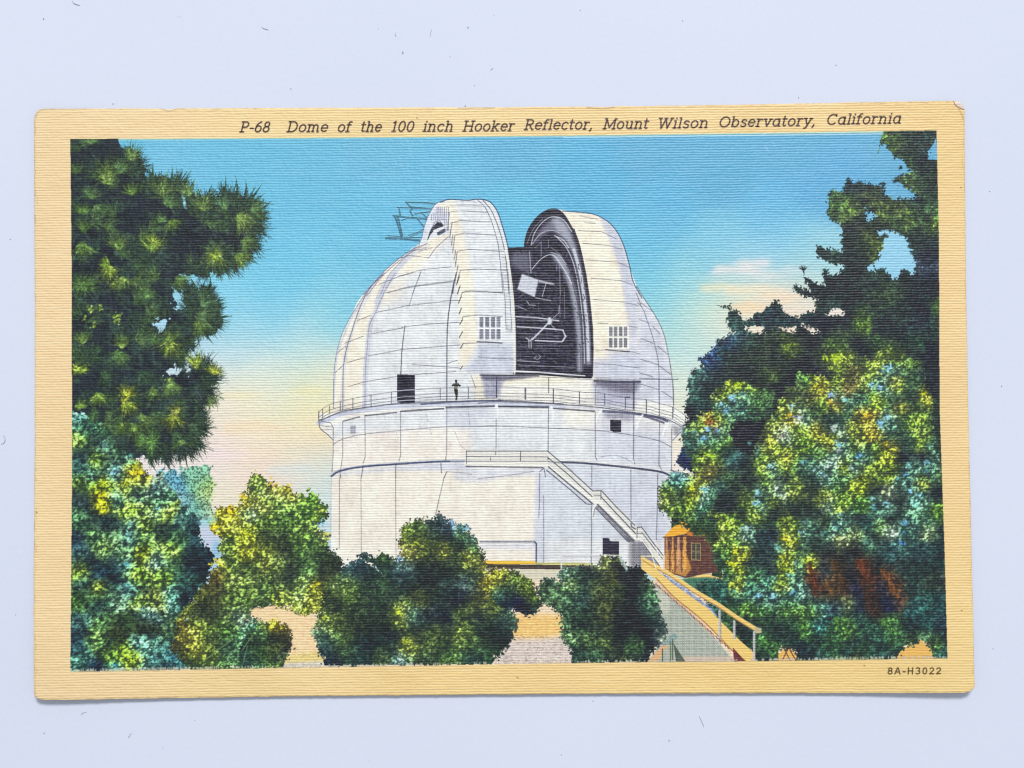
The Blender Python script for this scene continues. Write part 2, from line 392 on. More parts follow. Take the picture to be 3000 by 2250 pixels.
# right-hand shadow side of drum and dome
bf('G', [(0, 470), (700, 560), (1160, 600), (1580, 640), (1800, 680), (1930, 760), (1930, 1010), (1540, 960), (700, 880), (690, 800), (190, 800), (0, 790)], GRY, .95, 10)
bf('G', [(1160, 420), (1930, 560), (1930, 1040), (1180, 920)], LAV, .65, 18)
bf('G', [(700, 900), (1930, 1050), (1975, 1150), (1965, 1700), (600, 1700), (610, 1000)], C(215, 220, 230), .95, 5)
bf('S', [(1250, 400), (2120, 380), (2080, 1300), (1700, 1060), (1250, 560)], LAV, .5, 24)
bf('S', [(650, 330), (1260, 700), (1650, 1060), (1650, 1290), (620, 1290)], C(217, 222, 230), .6, 10)
bf('Z8', [(870, 130), (1000, 310), (1095, 510), (1140, 720), (1165, 850), (1170, 1070), (1000, 1040), (530, 1010), (530, 860), (700, 700), (780, 500), (770, 60)], C(212, 216, 230), .95, 9)
bf('Z8', [(530, 860), (900, 870), (850, 1080), (600, 1060)], LAV, .8, 10)
# pink-white lower wall to the left of the corner
bf('S', [(0, 300), (640, 330), (620, 1020), (600, 1290), (-1500, 1290), (-1580, 330), (-900, 250)], C(243, 235, 222), .95, 6)
bf('F', [(280, 1130), (1000, 1050), (1480, 1010), (1760, 1010), (1790, 1110), (1480, 1100), (900, 1100), (350, 1150)], C(212, 216, 230), .8, 5)
bf('S', [(0, 260), (700, 260), (640, 330), (300, 360), (0, 420), (-200, 400), (-300, 330)], C(218, 222, 234), .75, 6)
bf('S', [(20, 1060), (615, 1060), (620, 1140), (20, 1130)], C(222, 224, 234), .8, 6)
bf('S', [(620, 330), (720, 300), (730, 1290), (620, 1290), (600, 1000), (615, 700)], C(214, 218, 230), .9, 5)

# scaffold and the openings at the dome's left shoulder
SC = C(30, 66, 92); SC2 = C(150, 214, 216)
for pts, w in (([(170, 765), (400, 770), (700, 800)], 4.4), ([(180, 720), (500, 745), (740, 755)], 1.8), ([(330, 420), (420, 730)], 5), ([(360, 400), (400, 560), (435, 720)], 2.6), ([(285, 400), (560, 430), (840, 450)], 3.6),
               ([(300, 395), (340, 480)], 2.6), ([(420, 480), (480, 450), (560, 440)], 2), ([(350, 265), (560, 275), (900, 285)], 2.2), ([(490, 180), (700, 185), (970, 205)], 3), ([(500, 185), (590, 280), (560, 330), (600, 400)], 3.2),
               ([(380, 280), (400, 400)], 3.2), ([(540, 250), (700, 265), (900, 290)], 2), ([(640, 370), (760, 350), (880, 330)], 2.6), ([(670, 440), (800, 600)], 3), ([(740, 350), (820, 420)], 3), ([(530, 720), (680, 670), (790, 610)], 2), ([(560, 740), (800, 640)], 1.6)):
    line([(x + 6, y - 14) for x, y in pts], w * .9, SC2, 'D', .7)
    line(pts, w * 1.5, SC, 'D', .95, dots=.12, lab='scaffold')
# left shutter (front slab of the dome slit)
sh = T('D', [(700, 870), (760, 730), (800, 540), (880, 350), (960, 220), (1060, 170), (1130, 150), (1250, 135), (1500, 140), (1700, 135), (1800, 150)]) + \
     [tuple(p) for p in smooth(T('D', [(1800, 150), (1900, 220), (1990, 370), (2050, 560), (2100, 760), (2150, 950), (2190, 1300), (2212, 1659)]))] + \
     T('Z5', [(1800, 0), (1815, 250), (1825, 500), (1822, 780), (1810, 815), (1540, 815), (1420, 800), (1360, 760), (1330, 500), (1290, 400), (1330, 0)]) + T('D', [(1260, 1659), (1300, 1200), (1200, 760), (1000, 830), (800, 850)])
SM = fill(sh, GRY, lab='shutter')
def sf(v, pts, col, a=1., soft=0): return fill(pts, col, v, a, soft, 'shutter', inside=SM)
sf('D', [(960, 220), (1280, 140), (1360, 420), (1440, 760), (1520, 1100), (1570, 1659), (1340, 1659), (1250, 900), (1160, 500), (1000, 330)], CRM, .95, 5)
sf('Z5', [(1470, 0), (1500, 340), (1520, 560), (1420, 760), (1370, 780), (1370, 400), (1340, 0)], CRM, .95, 3)
sf('Z5', [(1520, 590), (1800, 580), (1815, 815), (1540, 815), (1410, 790), (1510, 680)], C(206, 210, 226), .85, 5)
sf('Z5', [(1540, 570), (1740, 570), (1640, 680), (1530, 640)], LAV, .8, 7)
sf('D', [(740, 760), (830, 520), (940, 280), (1040, 240), (1180, 340), (1190, 720), (1090, 500), (1000, 480), (880, 650), (800, 800)], C(214, 218, 234), .8, 3)
for k in range(10):
    x = 900 + k * 31
    line([(x, 300 + (9 - k) * 8 if k < 3 else 262), (x + 6, 470 if k < 7 else 640)], 1.5, C(90, 92, 120), 'D', .75)
line([(840, 800), (880, 660), (960, 500), (1040, 480), (1100, 560)], 1.5, v='D')
fill([(1000, 500), (1060, 510), (1100, 560), (1080, 580), (1010, 600), (950, 640), (890, 700), (850, 790), (838, 780), (880, 660), (940, 560)], C(48, 48, 60), 'D', lab='window')
fill([(995, 670), (1110, 605), (1140, 625), (1130, 660), (1040, 710), (1000, 715)], C(70, 72, 86), 'D', lab='window2')
line([(940, 640), (1090, 585), (1180, 560)], 4, C(236, 236, 240), 'D', .9)
bf('D', [(880, 700), (980, 650), (990, 720), (1050, 715), (1160, 700), (1170, 740), (1060, 850), (900, 900), (830, 830)], CRM, .85, 2)
OUT = dict(a=.85)
line([(700, 865), (740, 770), (800, 540), (880, 350), (970, 210), (1060, 165), (1130, 148)], 2, C(90, 100, 130), 'D', .7, True)
line([(1050, 180), (1180, 135), (1330, 140), (1500, 150), (1640, 130), (1800, 150), (1900, 220), (1990, 370), (2050, 560), (2110, 760), (2160, 980), (2190, 1250), (2215, 1659)], 2.8, C(40, 56, 84), 'D', .9, True)
line([(1650, 140), (1770, 260), (1850, 420), (1920, 620), (1980, 850), (2020, 1150), (2050, 1500), (2060, 1659)], 2.0, v='D', sm=True, dots=.25)
line([(1740, 150), (1860, 290), (1940, 460), (2010, 650), (2060, 830), (2110, 1100), (2140, 1400), (2160, 1659)], 2.0, v='D', sm=True, a=.75)
line([(1715, 0), (1740, 230), (1745, 400), (1755, 460), (1795, 462), (1780, 230), (1765, 0)], 1.7, v='Z5', a=.6, dots=.2)
for k in range(27):
    y = -150 + k * 24
    line([(1712 + k * 1.2, y), (1762 + k * 1.4, y + 2)], 1.5, v='Z5', a=.5, dots=.3)
for y0, pts in enumerate(([(1140, 240), (1500, 225), (1720, 240)], [(1220, 330), (1400, 315), (1820, 345)], [(1220, 520), (1380, 475), (1860, 500)], [(1280, 715), (1440, 680), (1940, 715)],
                          [(1320, 990), (1340, 970), (1520, 945), (2090, 975)], [(1370, 1285), (1650, 1262), (2130, 1285)], [(1400, 1640), (1540, 1612), (1780, 1628), (2050, 1650)])):
    line(pts, 2, v='D', a=.55 if y0 < 2 else .8, dots=.35)
for pts in ([(1370, 230), (1390, 160), (1420, 148), (1720, 155)], [(1380, 410), (1400, 352), (1520, 340), (1720, 352)], [(1380, 610), (1400, 572), (1515, 566)], [(1520, 680), (1640, 690), (1810, 695)]):
    line(pts, 2, v='Z5', a=.8, dots=.2)
# the broken ladder-like seam on the shutter's left flank
for a, b in (((1195, 340), (1165, 640)), ((1240, 500), (1200, 760)), ((1250, 710), (1230, 880)), ((1280, 730), (1250, 1000)), ((1295, 960), (1275, 1100)), ((1320, 1000), (1290, 1220)), ((1335, 1210), (1280, 1500)), ((1370, 1290), (1310, 1520)), ((1360, 1380), (1320, 1500)), ((1365, 1540), (1325, 1659))):
    line([a, b], 2.4, v='D', a=.8, dots=.2)
for a, b in (((1368, 20), (1350, 80)), ((1375, 105), (1355, 170)), ((1385, 190), (1362, 245)), ((1385, 285), (1368, 330)), ((1395, 380), (1372, 415)), ((1395, 475), (1370, 520)), ((1400, 572), (1378, 610)), ((1395, 755), (1375, 780))):
    line([a, b], 2.4, v='Z5')
line([(1275, 1440), (1262, 1560), (1250, 1659)], 3, v='D', a=.85)
line([(1345, 0), (1310, 150), (1280, 350), (1270, 520), (1268, 760), (1268, 1040)], 2.8, v='Z5', a=.85, sm=True)
# dome outline, ribs and courses
line([(1050, 1245), (1000, 1268), (900, 1335), (830, 1390), (760, 1452), (660, 1560), (590, 1640)], 2.2, C(110, 112, 140), 'Z4', .8, True)
line([(765, 0), (680, 80), (600, 180), (540, 270), (480, 370), (430, 470), (395, 570), (370, 680), (355, 800), (350, 1090)], 2, C(120, 122, 146), 'Z5', .75, True)
line([(1110, 1225), (960, 1310), (830, 1410), (720, 1520), (620, 1650)], 1.9, C(120, 120, 150), 'Z4', .8, True)
line([(1280, 1170), (1180, 1260), (1120, 1345)], 1.9, C(110, 110, 140), 'Z4', .8)
line([(1060, 1450), (1030, 1530), (990, 1640)], 1.8, C(100, 104, 130), 'Z4', .7)
line([(1110, 1225), (1000, 1275), (900, 1370), (800, 1480), (750, 1600), (720, 1659)], 1.6, C(130, 126, 156), 'Z4', .6, True)
line([(745, 15), (640, 130), (560, 290), (500, 470), (455, 620), (430, 780), (425, 1110)], 2.3, C(96, 98, 130), 'Z5', .85, True)
line([(850, 0), (760, 160), (690, 320), (640, 430), (625, 600), (610, 760), (605, 1090)], 2.0, C(100, 104, 134), 'Z5', .8, True, dots=.2)
line([(1055, 0), (1000, 140), (965, 260)], 1.8, C(90, 94, 110), 'Z5', .75)
line([(928, 430), (905, 620), (895, 820)], 2.2, v='Z5', a=.8)
for pts in ([(1150, 1260), (1040, 1290)], [(860, 1350), (960, 1325), (1120, 1340)], [(880, 1490), (1060, 1440), (1300, 1415)], [(800, 1620), (960, 1575), (1310, 1530)], [(930, 1300), (1100, 1262)]):
    line(pts, 1.9, v='Z4', a=.65, dots=.3)
for pts in ([(775, 160), (1000, 110), (1330, 68)], [(700, 318), (960, 262), (1290, 225), (1370, 222)], [(660, 492), (910, 445)], [(900, 440), (1100, 415), (1370, 398)], [(630, 672), (900, 620), (1270, 590), (1375, 582)],
            [(610, 880), (860, 838)], [(1010, 822), (1340, 797)], [(720, 92), (880, 28), (990, 0)], [(545, 385), (650, 342)], [(440, 570), (590, 512)], [(460, 726), (610, 682)], [(365, 805), (430, 745)], [(385, 645), (450, 590)], [(470, 920), (600, 880)],
            [(990, 740), (1130, 750), (1370, 768)], [(1265, 735), (1355, 705)], [(1465, 830), (1500, 930)]):
    line(pts, 1.9, v='Z5', a=.72, dots=.25)
# small windows in both shutters
def panes(v, x0, y0, x1, y1, nx, ny, sill, tone, mull, skew=0, lab='window3'):
    fill([(x0 - 6, y0 - 4), (x1 + 6, y0 - 4 + skew), (x1 + 6, y1 + 6 + skew), (x0 - 6, y1 + 6)], mull, v, lab=lab)
    for i in range(nx):
        for j in range(ny):
            a = x0 + (x1 - x0) * (i + .1) / nx; b = x0 + (x1 - x0) * (i + .82) / nx
            c = y0 + (y1 - y0) * (j + .05) / ny; d = y0 + (y1 - y0) * (j + .9) / ny
            fill([(a, c), (b, c + skew * .2), (b, d + skew * .2), (a, d)], tone * rng.uniform(.85, 1.15), v, lab=lab)
    line(sill, 3, v=v, a=.85)
panes('Z5', 1528, 350, 1712, 545, 4, 2, [(1515, 557), (1620, 560), (1715, 568)], C(136, 140, 150), C(236, 238, 242), 10, 'window3')
# right shutter
rs = [tuple(p) for p in smooth(T('E', [(480, 40), (600, 60), (820, 88), (940, 145), (1020, 220), (1085, 330), (1125, 440), (1155, 560), (1190, 680), (1215, 760), (1260, 850)]))] + \
    T('Z8', [(900, 240), (905, 400), (895, 640), (905, 860), (530, 870), (500, 850), (470, 500), (440, 200)]) + T('E', [(760, 900), (700, 500), (600, 200)])
RM = fill(rs, CRM, lab='shutter2')
fill([(850, 80), (1020, 220), (1090, 330), (1160, 560), (1215, 760), (1280, 900), (1130, 1000), (1105, 800), (1060, 560), (960, 300), (900, 160)], C(205, 210, 226), 'E', .95, 5, inside=RM)
fill([(770, 80), (800, 400), (800, 640), (690, 640), (600, 900), (905, 900), (910, 100)], C(212, 216, 230), 'Z8', .9, 6, inside=RM)
fill([(510, 700), (640, 690), (900, 640), (900, 870), (510, 860)], C(208, 212, 228), 'Z8', .9, 9, inside=RM)
fill([(620, 640), (820, 640), (800, 700), (640, 690)], LAV, 'Z8', .7, 6, inside=RM)
panes('Z8', 642, 430, 802, 612, 4, 2, [(620, 622), (720, 630), (810, 638)], C(130, 130, 136), C(242, 240, 232), 2, 'window4')
line([(535, 60), (700, 70), (830, 90), (940, 145), (1020, 220), (1085, 330), (1125, 440), (1160, 570), (1195, 720), (1275, 870)], 2.6, C(36, 62, 96), 'E', .9, True)
for pts in ([(700, 105), (860, 135)], [(740, 165), (840, 172)], [(680, 240), (900, 252), (1040, 320)], [(720, 360), (960, 380), (1090, 415)], [(750, 515), (900, 525), (1050, 535), (1170, 590)], [(800, 685), (1080, 708), (1190, 750)], [(820, 885), (1100, 910), (1240, 940)], [(860, 1105), (960, 1110)], [(1160, 1135), (1240, 1150)],
            [(840, 1365), (960, 1358), (1150, 1365), (1260, 1395)], [(830, 1485), (1000, 1492), (1250, 1525)]):
    line(pts, 1.8, v='E', a=.68, dots=.35)
for pts, w in (([(865, 160), (905, 260)], 2.4), ([(870, 110), (930, 205), (1000, 312), (1055, 410), (1098, 520), (1122, 640), (1142, 740), (1158, 860), (1168, 960), (1168, 1070)], 2.4), ([(875, 235), (920, 290), (960, 400), (1000, 520), (1030, 640), (1050, 780), (1052, 1160)], 2.0),
               ([(905, 240), (1000, 312)], 1.6), ([(1000, 430), (1055, 490)], 1.7), ([(890, 375), (970, 405)], 1.7), ([(905, 530), (1005, 570)], 1.8), ([(1040, 590), (1120, 660)], 1.8), ([(905, 700), (1045, 742)], 2.2), ([(1050, 750), (1145, 820)], 2), ([(895, 810), (1000, 840)], 2.4), ([(895, 856), (1200, 862), (1205, 855)], 3),
               ([(870, 890), (1050, 945)], 1.8), ([(1070, 955), (1170, 1020)], 1.8), ([(160, 850), (160, 970)], 1.6), ([(850, 870), (848, 1110)], 3.4)):
    line(pts, w, v='Z8', a=.78, sm=len(pts) > 4, dots=.1)
# ---------------- the dark slit with the telescope ----------------
arch = [tuple(p) for p in smooth(T('E', [(175, 395), (182, 320), (220, 210), (300, 105), (380, 50), (440, 35), (500, 45), (560, 100), (620, 200), (680, 320), (730, 520), (770, 780), (800, 1060), (815, 1320), (812, 1500)]))] + \
    T('E', [(808, 1610), (780, 1618), (400, 1590), (80, 1580), (95, 1500), (90, 1200), (80, 900), (50, 600), (20, 400), (60, 398)])
OM = fill(arch, C(34, 30, 46), lab='opening')
nz = blur(rng.normal(0, 1, (PH, PW)).astype(np.float32)[600 - Y0:1120 - Y0, 1480 - X0:1900 - X0], 2) * 4
sub = IMG[600 - Y0:1120 - Y0, 1480 - X0:1900 - X0]; om = OM[600 - Y0:1120 - Y0, 1480 - X0:1900 - X0]
sub[om] = np.clip(sub[om] * (1 + .5 * np.clip(nz[om], -1, 3))[:, None], 0, 1)
def of(pts, col, a=1., soft=0): return fill(pts, col, 'E', a, soft, 'opening', inside=OM)
def ol(pts, w, col=(222, 226, 236), a=.85, sm=True): line(pts, w, C(*col), 'E', a, sm and len(pts) > 2, inside=OM)
of([(250, 380), (330, 230), (420, 140), (470, 115), (540, 140), (600, 240), (600, 420), (540, 300), (460, 250), (400, 245), (300, 330)], C(128, 128, 146), .85, 6)
of([(430, 120), (500, 120), (580, 200), (660, 380), (730, 700), (770, 1000), (800, 1300), (800, 1500), (745, 1500), (740, 1100), (700, 800), (650, 560), (560, 330), (480, 245)], C(176, 180, 194), .85, 5)
of([(560, 330), (640, 480), (700, 760), (740, 1060), (755, 1480), (700, 1500), (700, 1100), (660, 800), (590, 520), (500, 350)], C(42, 38, 54), .9, 4)
ol([(640, 420), (700, 640), (740, 900), (765, 1150), (775, 1450)], 9, a=.75)
ol([(480, 300), (570, 400), (640, 560), (690, 800), (720, 1050), (735, 1300), (740, 1480)], 3.2, a=.8)
of([(430, 450), (520, 470), (600, 620), (660, 800), (700, 1050), (720, 1300), (725, 1560), (670, 1560), (670, 1300), (640, 1000), (600, 800), (540, 620), (440, 490)], C(170, 174, 188), .9, 4)
ol([(600, 640), (670, 900), (712, 1200), (718, 1540)], 2.2, (60, 56, 72), .8)
ol([(620, 200), (690, 400), (740, 640), (775, 850), (800, 1100), (812, 1400)], 4.6, (30, 26, 40), .9)
ol([(240, 380), (270, 270), (350, 160), (440, 112), (540, 140), (620, 250)], 2.4, a=.9)
ol([(200, 370), (260, 230), (350, 130)], 1.6, a=.6)
ol([(250, 370), (330, 270), (430, 240), (500, 260)], 2.2, a=.75)
ol([(460, 290), (540, 330), (590, 400)], 4, a=.8)
ol([(250, 600), (330, 510), (400, 470), (460, 480), (520, 560), (580, 660), (620, 740)], 2.6, a=.85)
ol([(420, 445), (500, 470), (570, 560)], 2, a=.7)
of([(60, 460), (220, 440), (235, 640), (120, 600), (50, 560)], C(120, 122, 138), .7, 6)
ol([(225, 440), (240, 640)], 3, a=.65)
ol([(20, 415), (190, 405)], 5, (20, 18, 30), .9)
of([(155, 645), (310, 700), (275, 865), (110, 790)], C(214, 219, 229), .95, 1)
of([(310, 700), (460, 735), (455, 750), (310, 725)], C(206, 210, 222), .9, 1)
for pts, w, a in (([(380, 735), (345, 855)], 2.6, .75), ([(285, 870), (425, 895)], 3, .7), ([(120, 870), (180, 830)], 2, .4), ([(200, 900), (225, 935), (280, 940)], 2.6, .7), ([(95, 940), (200, 985)], 2.4, .6), ([(335, 340), (335, 480)], 2.6, .5), ([(400, 320), (405, 400)], 2.2, .5), ([(280, 400), (330, 350)], 2, .5), ([(430, 400), (520, 470)], 2, .5),
                  ([(505, 560), (515, 850)], 1.8, .5), ([(510, 650), (512, 1060)], 1.8, .45), ([(550, 780), (555, 1060)], 2, .45), ([(475, 560), (480, 620)], 2, .5), ([(505, 940), (500, 1010)], 2.4, .7),
                  ([(100, 1045), (300, 1055), (500, 1085)], 3.6, .9), ([(110, 1075), (400, 1085)], 2, .6), ([(110, 1140), (300, 1150), (540, 1170)], 4, .9), ([(120, 1200), (520, 1225)], 1.8, .5), ([(130, 1240), (500, 1250)], 1.8, .45), ([(280, 1268), (400, 1275), (530, 1280), (560, 1230), (540, 1180)], 4, .85), ([(540, 1180), (570, 1230), (540, 1275)], 2, .8),
                  ([(250, 1260), (330, 1180), (410, 1095)], 5, .9), ([(410, 1095), (500, 1010)], 2, .7), ([(410, 1095), (470, 1170)], 3, .6), ([(195, 1245), (230, 1270), (250, 1250)], 3.5, .8), ([(218, 1260), (222, 1335)], 3, .7), ([(240, 1270), (242, 1340)], 3, .7),
                  ([(110, 1320), (640, 1310)], 1.6, .4), ([(110, 1330), (500, 1345)], 1.6, .35), ([(110, 1380), (660, 1400)], 1.4, .25), ([(310, 1400), (330, 1420), (300, 1450), (270, 1430), (290, 1415)], 2.2, .65), ([(110, 1455), (320, 1470)], 3, .65), ([(120, 1498), (650, 1520)], 2.2, .6), ([(200, 1420), (640, 1450)], 1.3, .25)):
    ol(pts, w, a=a, sm=False)
fill([(400, 1050), (425, 1050), (440, 1100), (405, 1130), (395, 1090)], C(226, 230, 238), 'E', .9, 1, inside=OM)
line([(90, 1555), (300, 1565), (600, 1590), (740, 1600)], 5.5, C(232, 234, 240), 'E', .95)
line([(80, 1578), (300, 1580), (600, 1605), (800, 1615)], 6, C(28, 26, 36), 'E', .95, lab='opening')
line([(640, 230), (700, 420), (748, 640), (785, 880), (812, 1150), (818, 1350), (812, 1600)], 4.5, C(40, 36, 48), 'E', .9, lab='opening')
line([(-5, 430), (40, 600), (75, 900), (90, 1200), (92, 1500), (85, 1580)], 5, C(240, 236, 222), 'E', .9, True)
line([(700, 1300), (705, 1550)], 2, C(60, 58, 72), 'E', .7)
for _ in range(60):
    x, y = rng.uniform(640, 780), rng.uniform(500, 1450)
    ol([(x, y), (x + 6, y + 10)], 2.6, (40, 38, 52), .7)
for _ in range(330):
    x, y = rng.uniform(60, 640), rng.uniform(430, 1560)
    if rng.random() < .7: ol([(x, y), (x + rng.uniform(6, 50), y + rng.uniform(-3, 8))], rng.uniform(1.2, 2.4), (150, 154, 172), rng.uniform(.2, .55))
    else: ol([(x, y), (x + rng.uniform(-8, 8), y + rng.uniform(15, 60))], rng.uniform(1.2, 2.2), (140, 144, 162), rng.uniform(.2, .5))

# shaded recesses under both shutters
DK = C(44, 42, 56)
bf('F', [(1880, 70), (2100, 75), (2130, 100), (2060, 320), (1915, 320), (1905, 200)], C(178, 180, 202), .9, 4)
bf('F', [(1870, 65), (2500, 75), (2300, 110), (2100, 130), (1900, 120)], C(84, 82, 100), .85, 3)
line([(1865, 68), (2100, 72), (2500, 80)], 3.6, DK, 'F', .9)
line([(2045, 90), (2043, 310)], 3.6, DK, 'F', .9)
bf('G', [(1160, 115), (1610, 130), (1560, 240), (1500, 300), (1350, 250), (1170, 165)], C(92, 88, 108), .85, 7)
bf('G', [(1170, 170), (1550, 250), (1550, 420), (1250, 380), (1170, 360)], C(196, 198, 216), .8, 8)
line([(1160, 122), (1400, 135), (1615, 130)], 6, DK, 'G', .95)
line([(1552, 130), (1548, 400)], 3.4, DK, 'G', .9)
line([(200, 60), (700, 85), (1120, 110), (1165, 118)], 1.6, v='G', a=.6, dots=.3)
# gallery: deck edge, soffit, rails
deck = [(232, 1195), (300, 1170), (420, 1120), (600, 1090), (860, 1060), (1270, 1040), (1700, 1032), (2210, 1060)]
line([(x, y + 20) for x, y in deck], 14, C(206, 211, 228), 'Z5', .9, True, lab='gallery')
line(deck, 2.4, v='Z5', a=.75, sm=True, lab='gallery')
line([(1060, 1062), (1300, 1045), (1720, 1030)], 4.4, C(70, 74, 100), 'Z5', .85)
line([(430, 1200), (560, 1165)], 3.4, v='Z5', a=.65); line([(610, 1155), (860, 1130)], 3.6, v='Z5', a=.7); line([(895, 1120), (1240, 1098)], 4, v='Z5', a=.75); line([(1265, 1088), (1650, 1078)], 5, v='Z5', a=.85)
line([(1690, 1080), (2090, 1085)], 4.6, v='Z5', a=.85)
line([(0, 345), (200, 330), (700, 350), (1160, 382), (1500, 430), (1800, 480), (1940, 530), (2060, 600)], 2.6, v='G', a=.85, sm=True)
line([(0, 358), (200, 346), (700, 366), (1160, 400), (1500, 446), (1800, 496), (1940, 546), (2050, 612)], 9, C(206, 210, 226), 'G', .5, True, lab='gallery')
line([(200, 378), (700, 385)], 4.6, v='G', a=.85); line([(750, 396), (1160, 425)], 3.6, v='G', a=.8)
line([(1250, 425), (1580, 450), (1800, 490), (1900, 530)], 7, C(60, 60, 82), 'G', .9, True)
bf('G', [(1240, 440), (1560, 460), (1540, 520), (1400, 500), (1270, 490)], C(140, 140, 166), .7, 6)
line([(1640, 470), (1800, 520), (1850, 540)], 6, C(70, 68, 90), 'G', .8)
def rails(v, tops, h1, h2, h3, n, a=.75):
    p = smooth(T(v, tops), 8)
    for dy in (0, h1, h2, h3):
        line([(x, y + dy) for x, y in p], 2.1, a=a, dots=.15)
def post(v, x, y, h, w=1.9, a=.7): line([(x, y), (x, y + h)], w, v=v, a=a)
rails('Z5', [(238, 1120), (320, 1065), (500, 1018), (650, 990), (820, 965), (1010, 945), (1215, 930), (1440, 925), (1670, 918)], 16, 26, 34, 9, .6)
rails('G', [(190, 182), (470, 192), (750, 200), (1010, 232), (1170, 240), (1260, 250), (1480, 290), (1680, 310), (1800, 345), (1940, 385), (2070, 470)], 18, 27, 36, 10, .6)
for x, y, h in ((232, 1120, 75), (262, 1100, 75), (318, 1075, 60), (405, 1045, 70), (508, 1015, 95), (655, 990, 95), (820, 965, 90), (1215, 932, 88), (1443, 926, 90), (1908, 930, 100), (2132, 938, 110)):
    post('Z5', x, y, h)
for x, y, h in ((470, 192, 110), (750, 202, 140), (1010, 230, 120), (1262, 250, 110), (1468, 288, 110), (1678, 312, 130), (1940, 385, 110), (2068, 470, 100)):
    post('G', x, y, h, 2.6, .8)
line([(1465, 288), (1510, 285)], 3, v='G')
line([(232, 1120), (232, 1195), (245, 1260), (300, 1305), (345, 1350)], 2.2, v='Z5', a=.7, sm=True)
line([(240, 1195), (330, 1215), (350, 1260)], 1.8, v='Z5', a=.6); line([(240, 1235), (345, 1245)], 1.6, v='Z5', a=.6); line([(250, 1265), (340, 1265)], 1.6, v='Z5', a=.5)
for x, y in ((190, 355), (740, 380)):
    line([(x - 8, y), (x + 4, y + 40), (x + 4, y + 130)], 5.5, C(240, 241, 246), 'G', .9, True)
for x, y, k in ((1230, 410, 1), (1640, 462, 1), (1900, 535, 1), (2000, 600, .8)):
    line([(x, y), (x - 40 * k, y + 60), (x - 60 * k, y + 130 * k)], 5.5, C(242, 243, 248), 'G', .95, True)
bf('G', [(1930, 560), (2060, 600), (1960, 680)], C(150, 150, 160), .6, 3)
line([(2070, 600), (2000, 650), (1940, 715)], 2.2, C(90, 90, 100), 'G', .8)
line([(1300 - 600, 1), (1300 - 600, 1)], 1, a=0)
# panel joints of the upper drum
for pts in ([(425, 1200), (425, 1480), (405, 1620)], [(605, 1150), (607, 1490), (590, 1540)], [(895, 1120), (895, 1470), (880, 1525)], [(1267, 1085), (1266, 1460), (1258, 1520)], [(348, 1260), (346, 1500), (338, 1610)]):
    line(pts, 2.3 if pts[0][0] > 1200 else 2.0, v='Z5', a=.78, dots=.15)
for pts, a in (([(182, 500), (180, 800)], .6), ([(702, 400), (698, 820)], .75), ([(1168, 430), (1170, 880), (1185, 915)], .8), ([(1552, 440), (1550, 900), (1562, 950)], .85), ([(1808, 540), (1803, 960), (1830, 1010)], .8), ([(1930, 600), (1928, 1010)], .75),
               ([(1802, 100), (1808, 480)], .75), ([(1940, 120), (1950, 430)], .75), ([(702, 90), (702, 240)], .6), ([(1170, 170), (1168, 360)], .6)):
    line(pts, 2.4, v='G', a=a, dots=.15)
for pts in ([(345, 1390), (425, 1345), (600, 1305), (895, 1275), (1267, 1245), (1660, 1240)],):
    line(pts, 1.9, v='Z5', a=.75, sm=True, dots=.2)
line([(0, 575), (180, 570), (700, 592), (1165, 615), (1550, 665), (1800, 720), (1925, 780)], 2, v='G', a=.78, sm=True, dots=.15)
for x, y, h in ((760, 1150, 60), (1100, 1140, 60), (1130, 1250, 60), (1440, 1120, 110), (860, 1290, 60)):
    line([(x, y), (x + 15, y + h)], 1.5, C(150, 160, 180), 'Z5', .45)
line([(1330, 1280), (1380, 1400), (1470, 1470)], 1.6, C(150, 150, 160), 'Z5', .5)
for k in range(9):
    line([(640 + (k % 3) * 8, 1370 + k * 10), (880, 1345 + k * 10)], 1.2, C(186, 180, 176), 'Z5', .35, dots=.4)
    line([(930, 1330 + k * 14), (1240, 1320 + k * 14)], 1.2, C(186, 182, 180), 'Z5', .35, dots=.4)
fill([(487, 1238), (530, 1236), (530, 1300), (487, 1298)], C(168, 168, 180), 'Z5', .9, lab='window5')
line([(508, 1238), (508, 1300)], 1.6, C(226, 226, 232), 'Z5'); line([(487, 1266), (530, 1266)], 1.6, C(226, 226, 232), 'Z5')
fill([(655, 1190), (745, 1192), (745, 1288), (690, 1290), (655, 1275)], C(34, 32, 46), 'Z8', lab='window6')
for y in (1215, 1240, 1262): line([(660, y), (742, y + 2)], 1.4, C(110, 108, 124), 'Z8', .6)
# dark doorway on the dome and the gallery rail crossing it
fill([(865, 820), (1008, 824), (1008, 1052), (900, 1055), (865, 1045)], C(34, 32, 46), 'Z5', lab='doorway')
for y in (955, 1008, 1038): line([(866, y), (940, y - 8), (1006, y - 10)], 2.6, C(206, 210, 224), 'Z5', .9)
for y in range(850, 1050, 22): line([(868, y), (1004, y - 2)], 1.2, C(84, 82, 98), 'Z5', .5)
